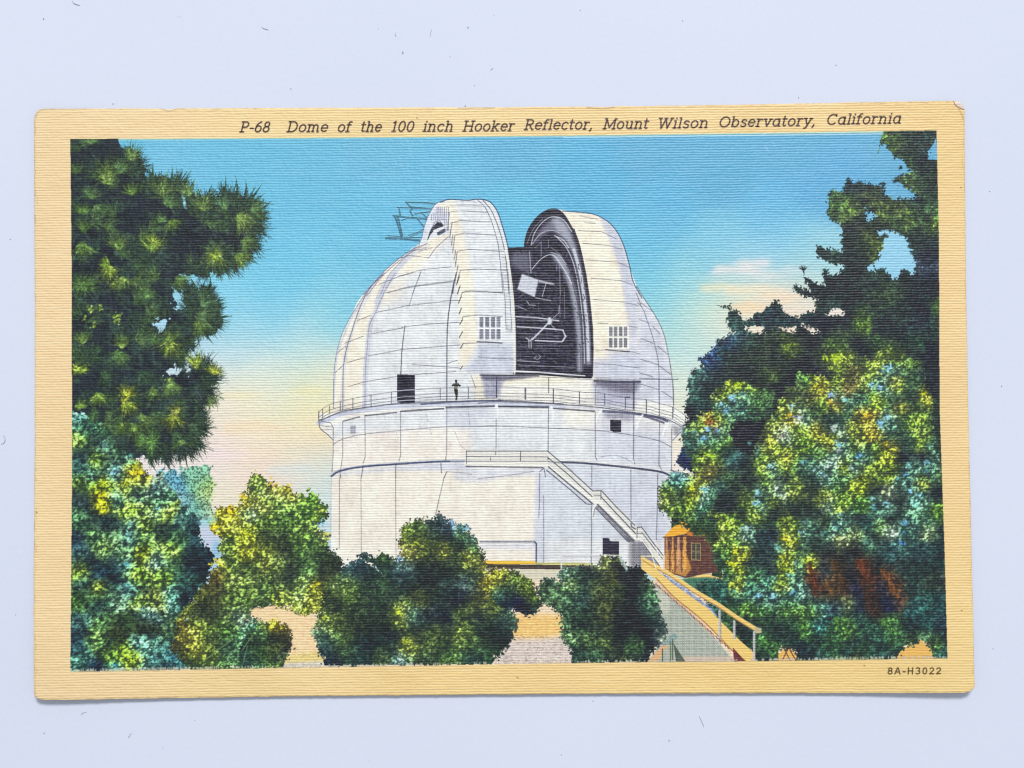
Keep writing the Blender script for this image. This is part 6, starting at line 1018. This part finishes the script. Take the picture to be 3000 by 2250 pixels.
# ---------------- wear on the card ----------------
for k in range(900):
    x = rng.uniform(100, 2840); t = rng.random()
    ed = rng.integers(4)
    if ed == 0: y = np.interp(x, [100, 850, 1650, 2250, 2824], [317, 316, 312.5, 305, 295]) + rng.exponential(2)
    elif ed == 1: y = np.interp(x, [98, 850, 1650, 2300, 2857], [2051, 2041, 2035, 2031, 2030]) - rng.exponential(2)
    elif ed == 2: x, y = 101 + rng.exponential(1.6), rng.uniform(320, 2050)
    else:
        y = rng.uniform(300, 2030); x = np.interp(y, [295, 870, 1400, 2030], [2823, 2831, 2842, 2856]) - rng.exponential(1.6)
    c = [(196, 164, 116), (176, 140, 104), (226, 204, 164), (206, 170, 126)][rng.integers(4)]
    h = ed < 2
    line([(x, y), (x + (rng.uniform(4, 26) if h else 0), y + (0 if h else rng.uniform(4, 26)))], rng.uniform(1.2, 2.4), C(*c), a=.35, inside=True)
line([(470, 318), (495, 325), (525, 318)], 2.5, C(188, 160, 120), a=.8, sm=True, inside=True)
line([(1720, 315), (1770, 319), (1800, 314)], 2.5, C(178, 150, 110), a=.8, sm=True, inside=True)
line([(104, 345), (110, 330), (122, 322), (150, 319), (250, 318)], 5, C(196, 176, 150), a=.7, sm=True, inside=True)
line([(1340, 317), (1450, 316)], 2.4, C(150, 126, 100), a=.6, inside=True); line([(1880, 311), (2240, 306)], 2.2, C(190, 160, 120), a=.6, inside=True)
# bruised top right corner
fill([(2795, 296), (2818, 300), (2826, 312), (2826, 325), (2808, 312), (2798, 308)], C(226, 212, 204), a=.95, soft=1, inside=np.ones_like(PIC))
line([(2793, 297), (2797, 306), (2806, 314), (2826, 322)], 3, C(140, 104, 84), a=.85, sm=True, inside=True)
line([(2806, 316), (2814, 330), (2822, 352)], 4, C(196, 164, 120), a=.7, sm=True, inside=True)
line([(2806, 305), (2820, 303)], 2, C(206, 190, 190), a=.7, inside=True)
# scratches and creases in the cream margin
for pts in ([(268, 2000), (285, 2015), (300, 2022)], [(330, 1995), (352, 2020), (345, 2040)], [(352, 1985), (372, 2002)], [(150, 1830), (170, 1850), (185, 1830)], [(116, 1780), (130, 1800)]):
    line(pts, 2, C(250, 232, 190), a=.7, sm=True, inside=True)
    line([(x + 1.5, y + 2) for x, y in pts], 1.6, C(206, 176, 120), a=.5, sm=True, inside=True)
for x, y in ((1514, 1984), (2813, 549), (2815, 1788), (1220, 345), (106, 1500), (2530, 1949)):
    line([(x, y), (x + 3, y + 2)], 2.6, C(110, 86, 60), a=.8, inside=True)
line([(2236, 391), (2262, 386)], 7, C(206, 222, 240), a=.5)
# tiny white scuffs
for x, y in ((2240, 425), (2245, 432), (2265, 418)): line([(x, y), (x + 5, y + 12)], 2, C(190, 216, 236), a=.5)
mar = (LAB == 0) | (LAB == LI['caption']) | (LAB == LI['serial'])
IMG += ((vnoise(PH, PW, 40, 3) * .010 + vnoise(PH, PW, 240, 160) * .008)[..., None] * np.array([1., 1.1, 1.4], np.float32)) * mar[..., None]
IMG[:] = np.clip(IMG, .01, .99)
# ---- PAINT END ----
# ---------------- turn the painting into the card's print (card space, 20 dots per mm) ----------------
W2, H2, DPM = .0715, .0458, 20000
TW, TH = int(W2 * 2 * DPM), int(H2 * 2 * DPM)
gy, gx = np.mgrid[0:TH, 0:TW]
cx_ = -W2 + (gx + .5) / DPM; cy_ = -H2 + (gy + .5) / DPM          # row 0 = foot of the card
qx, qy = proj(cx_, cy_, lift(cx_, cy_)); qx -= X0 + .5; qy -= Y0 + .5
qx = np.clip(qx, 0, PW - 1.01); qy = np.clip(qy, 0, PH - 1.01)
ix, iy = qx.astype(int), qy.astype(int); fx = (qx - ix)[..., None].astype(np.float32); fy = (qy - iy)[..., None].astype(np.float32)
TEX = (IMG[iy, ix] * (1 - fx) + IMG[iy, ix + 1] * fx) * (1 - fy) + (IMG[iy + 1, ix] * (1 - fx) + IMG[iy + 1, ix + 1] * fx) * fy
TLAB = LAB[np.round(qy).astype(int), np.round(qx).astype(int)]
lin = np.where(TEX <= .04045, TEX / 12.92, ((TEX + .055) / 1.055) ** 2.4)
lin = (lin - .012) * INKGAIN                      # ink reflectances under this light
lin = np.clip(lin, .004, .9)
TEX = np.where(lin <= .0031308, lin * 12.92, 1.055 * lin ** (1 / 2.4) - .055)
im = bpy.data.images.new('postcard_print', TW, TH, alpha=False)
buf = np.ones((TH, TW, 4), np.float32); buf[..., :3] = TEX
im.pixels.foreach_set(buf.ravel()); im.update(); im.pack()
del buf, lin, fx, fy, ix, iy, qx, qy

# ---------------- materials ----------------
def mat(name):
    m = bpy.data.materials.new(name); m.use_nodes = True
    nt = m.node_tree; b = nt.nodes['Principled BSDF']
    return m, nt, b
def node(nt, t, **k):
    n = nt.nodes.new(t)
    for a, v in k.items(): setattr(n, a, v)
    return n
def noise(nt, vec, sx, sy, sz, detail=2., rough=.5):
    mp = node(nt, 'ShaderNodeMapping'); mp.inputs['Scale'].default_value = (sx, sy, sz); nt.links.new(vec, mp.inputs['Vector'])
    n = node(nt, 'ShaderNodeTexNoise'); n.inputs['Scale'].default_value = 1; n.inputs['Detail'].default_value = detail; n.inputs['Roughness'].default_value = rough
    nt.links.new(mp.outputs[0], n.inputs['Vector']); return n.outputs['Fac']
def mth(nt, op, a, b=None):
    n = node(nt, 'ShaderNodeMath', operation=op)
    for i, v in enumerate((a, b)):
        if v is None: continue
        if isinstance(v, (int, float)): n.inputs[i].default_value = v
        else: nt.links.new(v, n.inputs[i])
    return n.outputs[0]
def linen(nt, b, strength, dist):
    """linen-finish embossing: fine ribs across the card, fainter ones down it"""
    tc = node(nt, 'ShaderNodeTexCoord').outputs['Object']
    ribs = noise(nt, tc, 700, 2600, 1, 2., .55)
    long_ = noise(nt, tc, 60, 2400, 1, 1., .5)
    wv = node(nt, 'ShaderNodeTexWave', bands_direction='Y'); wv.inputs['Scale'].default_value = 2640 * 2 * 3.14159 / 20; wv.inputs['Distortion'].default_value = 1.6; wv.inputs['Detail'].default_value = 1.5; wv.inputs['Detail Scale'].default_value = .5
    nt.links.new(tc, wv.inputs["Vector"])
    cross = noise(nt, tc, 1900, 1500, 1, 1., .5)
    grid = noise(nt, tc, 520, 14, 1, 1., .5)
    h = mth(nt, 'ADD', mth(nt, 'MULTIPLY', ribs, .55), mth(nt, 'MULTIPLY', long_, .25))
    h = mth(nt, 'ADD', h, mth(nt, 'MULTIPLY', wv.outputs['Fac'], .30))
    h = mth(nt, 'ADD', h, mth(nt, 'MULTIPLY', cross, .55)); h = mth(nt, 'ADD', h, mth(nt, 'MULTIPLY', grid, .55))
    bp = node(nt, 'ShaderNodeBump'); bp.inputs['Strength'].default_value = strength; bp.inputs['Distance'].default_value = dist
    nt.links.new(h, bp.inputs['Height']); nt.links.new(bp.outputs[0], b.inputs['Normal'])
    return h
PRINT, nt, b = mat('printed_linen_card')
tx = node(nt, 'ShaderNodeTexImage', image=im, interpolation='Linear', extension='EXTEND')
uv = node(nt, 'ShaderNodeUVMap', uv_map='print'); nt.links.new(uv.outputs[0], tx.inputs[0])
nt.links.new(tx.outputs[0], b.inputs['Base Color'])
b.inputs['Roughness'].default_value = .48; b.inputs['Specular IOR Level'].default_value = .42
linen(nt, b, .9, .000125)
EDGE, nt, b = mat('worn_card_edge')
tc = node(nt, 'ShaderNodeTexCoord').outputs['Object']
r = node(nt, 'ShaderNodeValToRGB'); r.color_ramp.elements[0].color = (.30, .22, .15, 1); r.color_ramp.elements[1].color = (.62, .52, .38, 1)
nt.links.new(noise(nt, tc, 400, 400, 3000, 4.), r.inputs[0]); nt.links.new(r.outputs[0], b.inputs['Base Color'])
b.inputs['Roughness'].default_value = .9
TABLE, nt, b = mat('white_table_paint')
tc = node(nt, 'ShaderNodeTexCoord').outputs['Object']
r = node(nt, 'ShaderNodeValToRGB'); e = r.color_ramp.elements
e[0].position = .3; e[0].color = TABLE_A; e[1].position = .7; e[1].color = TABLE_B
nt.links.new(mth(nt, 'ADD', mth(nt, 'MULTIPLY', noise(nt, tc, 9, 9, 1, 2.), .7), mth(nt, 'MULTIPLY', noise(nt, tc, 1600, 1600, 1, 2.), .3)), r.inputs[0]); nt.links.new(r.outputs[0], b.inputs['Base Color'])
b.inputs['Roughness'].default_value = .62; b.inputs['Specular IOR Level'].default_value = .3
bp = node(nt, 'ShaderNodeBump'); bp.inputs['Strength'].default_value = .25; bp.inputs['Distance'].default_value = .00005
nt.links.new(noise(nt, tc, 700, 700, 1, 4., .6), bp.inputs['Height']); nt.links.new(bp.outputs[0], b.inputs['Normal'])
DUST, nt, b = mat('grey_lint'); b.inputs['Base Color'].default_value = (.52, .54, .58, 1); b.inputs['Roughness'].default_value = .9

# ---------------- meshes ----------------
def mesh(name, verts, quads, mats, uvs=True, smooth=True, tris=None):
    me = bpy.data.meshes.new(name)
    verts = np.asarray(verts, np.float32); quads = np.asarray(quads, np.int32)
    n, k = quads.shape
    me.vertices.add(len(verts)); me.vertices.foreach_set('co', verts.ravel())
    me.loops.add(n * k); me.loops.foreach_set('vertex_index', quads.ravel())
    me.polygons.add(n); me.polygons.foreach_set('loop_start', np.arange(0, n * k, k, dtype=np.int32)); me.polygons.foreach_set('loop_total', np.full(n, k, np.int32))
    for m in mats: me.materials.append(m)
    me.update(calc_edges=True)
    if uvs:
        l = me.uv_layers.new(name='print'); v = verts[quads.ravel()]
        l.data.foreach_set('uv', np.stack([(v[:, 0] + W2) / (2 * W2), (v[:, 1] + H2) / (2 * H2)], 1).astype(np.float32).ravel())
    if smooth: me.polygons.foreach_set('use_smooth', np.ones(n, bool))
    me.validate()
    return me
def obj(name, me, parent=None, label=None, cat=None, kind=None):
    o = bpy.data.objects.new(name, me); scene.collection.objects.link(o)
    if parent: o.parent = parent
    for k, v in (('label', label), ('category', cat), ('kind', kind)):
        if v: o[k] = v
    return o

# the white table
g = np.linspace(-1.2, 1.2, 25); X, Y = np.meshgrid(g, g); vv = np.stack([X.ravel(), Y.ravel(), 0 * X.ravel()], 1)
q = np.array([[j * 25 + i, j * 25 + i + 1, (j + 1) * 25 + i + 1, (j + 1) * 25 + i] for j in range(24) for i in range(24)])
obj('table_top', mesh('table_top', vv, q, [TABLE], False, False), kind='structure')

# the card: traced outline, rings towards the middle, real thickness
out = [(122, 318), (250, 317.5), (470, 318), (494, 320.5), (520, 317.3), (850, 316), (1250, 314.7), (1450, 314), (1650, 312.5), (1720, 312), (1765, 313.6), (1800, 311.5), (2000, 308.8), (2250, 305), (2500, 299.8), (2700, 296.4), (2795, 295.4),
       (2806, 297), (2818, 302), (2825, 311), (2826.5, 330), (2828, 600), (2831, 870), (2836, 1150), (2842, 1400), (2850, 1750), (2855, 1980), (2856.5, 2008), (2853, 2017), (2846, 2025), (2828, 2030.5),
       (2700, 2031), (2300, 2031), (2000, 2032), (1650, 2033.5), (1250, 2037), (850, 2040.5), (400, 2047.5), (220, 2051), (134, 2051.5), (112, 2049), (102, 2042), (98.5, 2025), (98, 1950), (98.3, 1700), (101.5, 1300), (102, 900), (100, 600), (99.3, 350), (102, 334), (110, 322)]
pts = []
for (ax, ay), (bx, by) in zip(out, out[1:] + out[:1]):
    L = math.hypot(bx - ax, by - ay); n = max(1, int(L / 14))
    for k in range(n):
        t = k / n; w = rng.normal(0, .35) if L > 60 and 0 < k else 0
        nx, ny = (by - ay) / L, -(bx - ax) / L
        pts.append((ax + (bx - ax) * t + nx * w, ay + (by - ay) * t + ny * w))
P = np.array(pts); ox, oy = on_card(P[:, 0], P[:, 1]); N = len(ox)
R = np.concatenate([[1.0, .9985], np.linspace(.994, .02, 75)])
cxm, cym = 0.0, 0.0
V_, F_q, mi = [], [], []
edge_drop = np.where(R == 1.0, .00005, 0.)
for r_, dz in zip(R, edge_drop):
    x = cxm + (ox - cxm) * r_; y = cym + (oy - cym) * r_
    V_.append(np.stack([x, y, lift(x, y) - dz], 1))
top = len(R)
UR = np.concatenate([[1.], np.linspace(.98, .02, 40)])
for r_ in UR:                                     # underside
    x = ox * r_; y = oy * r_; V_.append(np.stack([x, y, lift(x, y) - THICK], 1))
rings = top + len(UR)
i = np.arange(N); j = (i + 1) % N
for a in range(top - 1): F_q.append(np.stack([a * N + i, (a + 1) * N + i, (a + 1) * N + j, a * N + j], 1)); mi.append(np.zeros(N, int))
F_q.append(np.stack([i, j, top * N + j, top * N + i], 1)); mi.append(np.ones(N, int))
for a in range(top, rings - 1): F_q.append(np.stack([a * N + i, a * N + j, (a + 1) * N + j, (a + 1) * N + i], 1)); mi.append(np.ones(N, int))
c0 = rings * N                                    # centre point closes the innermost ring
V_.append(np.array([[0, 0, float(lift(np.array(0.), np.array(0.)))], [0, 0, float(lift(np.array(0.), np.array(0.))) - THICK]]))
half = N // 2
F_q.append(np.stack([(top - 1) * N + i[::2][:half], np.full(half, c0), (top - 1) * N + ((i[::2][:half] + 2) % N), (top - 1) * N + ((i[::2][:half] + 1) % N)], 1)); mi.append(np.zeros(half, int))
F_q = np.concatenate(F_q); mi = np.concatenate(mi)
F_q = F_q[:, ::-1]
me = mesh('card_stock', np.concatenate(V_), F_q, [PRINT, EDGE])
me.polygons.foreach_set('material_index', mi.astype(np.int32))
me.polygons.foreach_set('use_smooth', (mi == 0)); me.update()
card = bpy.data.objects.new('postcard', None); scene.collection.objects.link(card); card.empty_display_size = .02
card['label'] = 'vintage linen postcard with cream border showing a white observatory dome among trees'; card['category'] = 'postcard'
stock = obj('card_stock', me, card)
stock['label'] = 'cream linen-finish card with rounded worn corners'

# the ink: one thin sheet per printed thing, cut from a grid of 0.2 mm cells that follows the card's curl
CS = 4; nx, ny = TW // CS, TH // CS
cell = TLAB[:ny * CS, :nx * CS].reshape(ny, CS, nx, CS)
small = [LI[k] for k in ('caption', 'serial', 'person', 'scaffold', 'window', 'window2', 'window5', 'window6', 'stairs')]
cl = cell[:, 1, :, 1].copy()
for s in small:
    k = (cell == s).sum((1, 3)) >= 5; cl[k] = s
GX, GY = np.meshgrid(-W2 + np.arange(nx + 1) * CS / DPM, -H2 + np.arange(ny + 1) * CS / DPM)
GV = np.stack([GX, GY, lift(GX, GY) + .000016], -1).reshape(-1, 3)
J, I = np.mgrid[0:ny, 0:nx]
def sheet(name, k, parent, label):
    s = cl == k
    if not s.any(): return None
    a = (J[s] * (nx + 1) + I[s]); q = np.stack([a, a + 1, a + nx + 2, a + nx + 1], 1)
    u, inv = np.unique(q, return_inverse=True)
    return obj(name, mesh(name, GV[u], inv.reshape(q.shape), [PRINT]), parent, label)
sheet('caption', LI['caption'], card, 'brown slab-serif caption line along the top border')
sheet('serial_number', LI['serial'], card, 'small dark print code in the bottom right border')
pic = sheet('picture', LI['sky'], card, 'printed colour view filling the card inside its cream border')
for k, name, label in (('building', 'observatory_dome', 'white riveted dome and drum of the observatory'), ('shutter', 'dome_shutter', 'tall curved shutter left of the dome slit'), ('shutter2', 'dome_shutter', 'tall curved shutter right of the dome slit'), ('gallery', 'gallery', 'curved gallery deck round the foot of the dome'), ('opening', 'dome_opening', 'dark open slit with the telescope framework inside'),
                       ('window', 'window', 'black curved opening at the dome shoulder'), ('window2', 'window', 'small grey opening at the dome shoulder'), ('window3', 'window', 'eight-pane window in the left shutter'), ('window4', 'window', 'eight-pane window in the right shutter'), ('window5', 'window', 'tiny pale window at the left of the drum'), ('window6', 'window', 'small black window at the right of the drum'), ('doorway', 'doorway', 'tall dark doorway opening on the gallery'), ('doorway2', 'doorway', 'dark doorway at the foot of the drum'), ('stairs', 'staircase', 'white staircase running down the drum to the right'), ('person', 'person', 'tiny man in dark clothes standing on the gallery'),
                       ('scaffold', 'scaffold', 'thin lattice frame projecting from the dome top'), ('pine', 'pine_tree', 'dark long-needled pine along the left side'), ('leafy_left', 'leafy_tree', 'blue-green leafy tree in the lower left corner'), ('yellow_bush', 'yellow_bush', 'yellow-green bush left of the drum'),
                       ('dark_bush', 'dark_bush', 'large dark green bush in front of the drum'), ('low_bush', 'low_bush', 'low bush on the sand at the lower left'), ('round_bush', 'round_bush', 'small yellowish bush by the base of the drum'), ('path_bush', 'path_bush', 'dark bush beside the grey path'),
                       ('wall_tree', 'small_tree', 'small bright tree against the right edge of the drum'), ('conifer', 'conifer_tree', 'tall dark conifers at the upper right'), ('leafy_right', 'flowering_tree', 'big leafy tree flecked with yellow and blue at the lower right'), ('cabin', 'log_cabin', 'brown log cabin with orange porch roof'),
                       ('path', 'footpath', 'grey-green footpath'), ('rail', 'footbridge_rail', 'yellow railing beside the footpath'), ('ground', 'sandy_ground', 'pale sandy ground')):
    sheet(name, LI[k], pic, label)

# lint and dust lying on the table
dv, dq = [], []
def tube(path, rad):
    global dv, dq
    p = np.array([unproj(x, y, rad) for x, y in path]); n = len(p); K = 5
    base = sum(len(a) for a in dv)
    for s in range(n):
        d = p[min(s + 1, n - 1)] - p[max(s - 1, 0)]; d = d / (np.hypot(*d) + 1e-9); rr = rad * (.35 if s in (0, n - 1) else 1)
        a = np.arange(K) * 2 * math.pi / K
        dv.append(np.stack([p[s, 0] - d[1] * rr * np.cos(a), p[s, 1] + d[0] * rr * np.cos(a), rad + rr * np.sin(a)], 1))
    for s in range(n - 1):
        for k in range(K): dq.append([base + s * K + k, base + s * K + (k + 1) % K, base + (s + 1) * K + (k + 1) % K, base + (s + 1) * K + k])
for path, r_ in (([(211, 2), (216, 9), (225, 13), (235, 15)], .00006), ([(766, 78), (772, 83), (780, 85), (787, 88)], .00005), ([(1159, 94), (1158, 102), (1161, 108)], .00005), ([(1265, 86), (1261, 96), (1262, 107)], .00005), ([(1437, 205), (1441, 202), (1445, 199)], .00005),
                 ([(237, 2095), (241, 2089), (247, 2087), (253, 2086)], .00005), ([(375, 2162), (378, 2157), (381, 2156), (380, 2151), (386, 2149)], .00005), ([(2048, 2097), (2053, 2106), (2058, 2118), (2063, 2131)], .00005), ([(8, 1275), (14, 1280), (15, 1290), (10, 1299), (2, 1301)], .00006),
                 ([(520, 48), (530, 50)], .00003), ([(475, 2195), (478, 2188)], .00004), ([(2580, 2142), (2584, 2138)], .00003), ([(1081, 2231), (1085, 2226)], .00004), ([(1107, 83), (1110, 87)], .00004), ([(1319, 163), (1320, 168)], .00005), ([(1445, 46), (1450, 42)], .00003)):
    tube([(x, y) for x, y in path], r_)
for x, y, r_ in ((127, 54, .00013), (852, 259, .00010), (1180, 152, .00021), (1371, 79, .00014), (129, 2147, .00012), (1961, 2168, .00019), (1737, 2053, .00009), (1363, 309, .00012), (331, 303, .0001), (2935, 1130, .0001), (2340, 320 - 35, .00008), (30, 700, .00008), (1645, 2210, .0001), (2900, 560, .00008), (570, 2110, .00006), (1390, 250, .00006), (2000, 60, .00008), (2450, 190, .00009), (1700, 30, .00007), (45, 1800, .00008), (2910, 1900, .00008)):
    tube([(x - 1.5, y), (x - .8, y), (x + .8, y + .5), (x + 1.5, y + 1)], r_ * .7)
obj('dust', mesh('dust', np.concatenate(dv), np.array(dq), [DUST], False), label='grey lint and dust specks scattered on the white table top', kind='stuff', cat='dust')
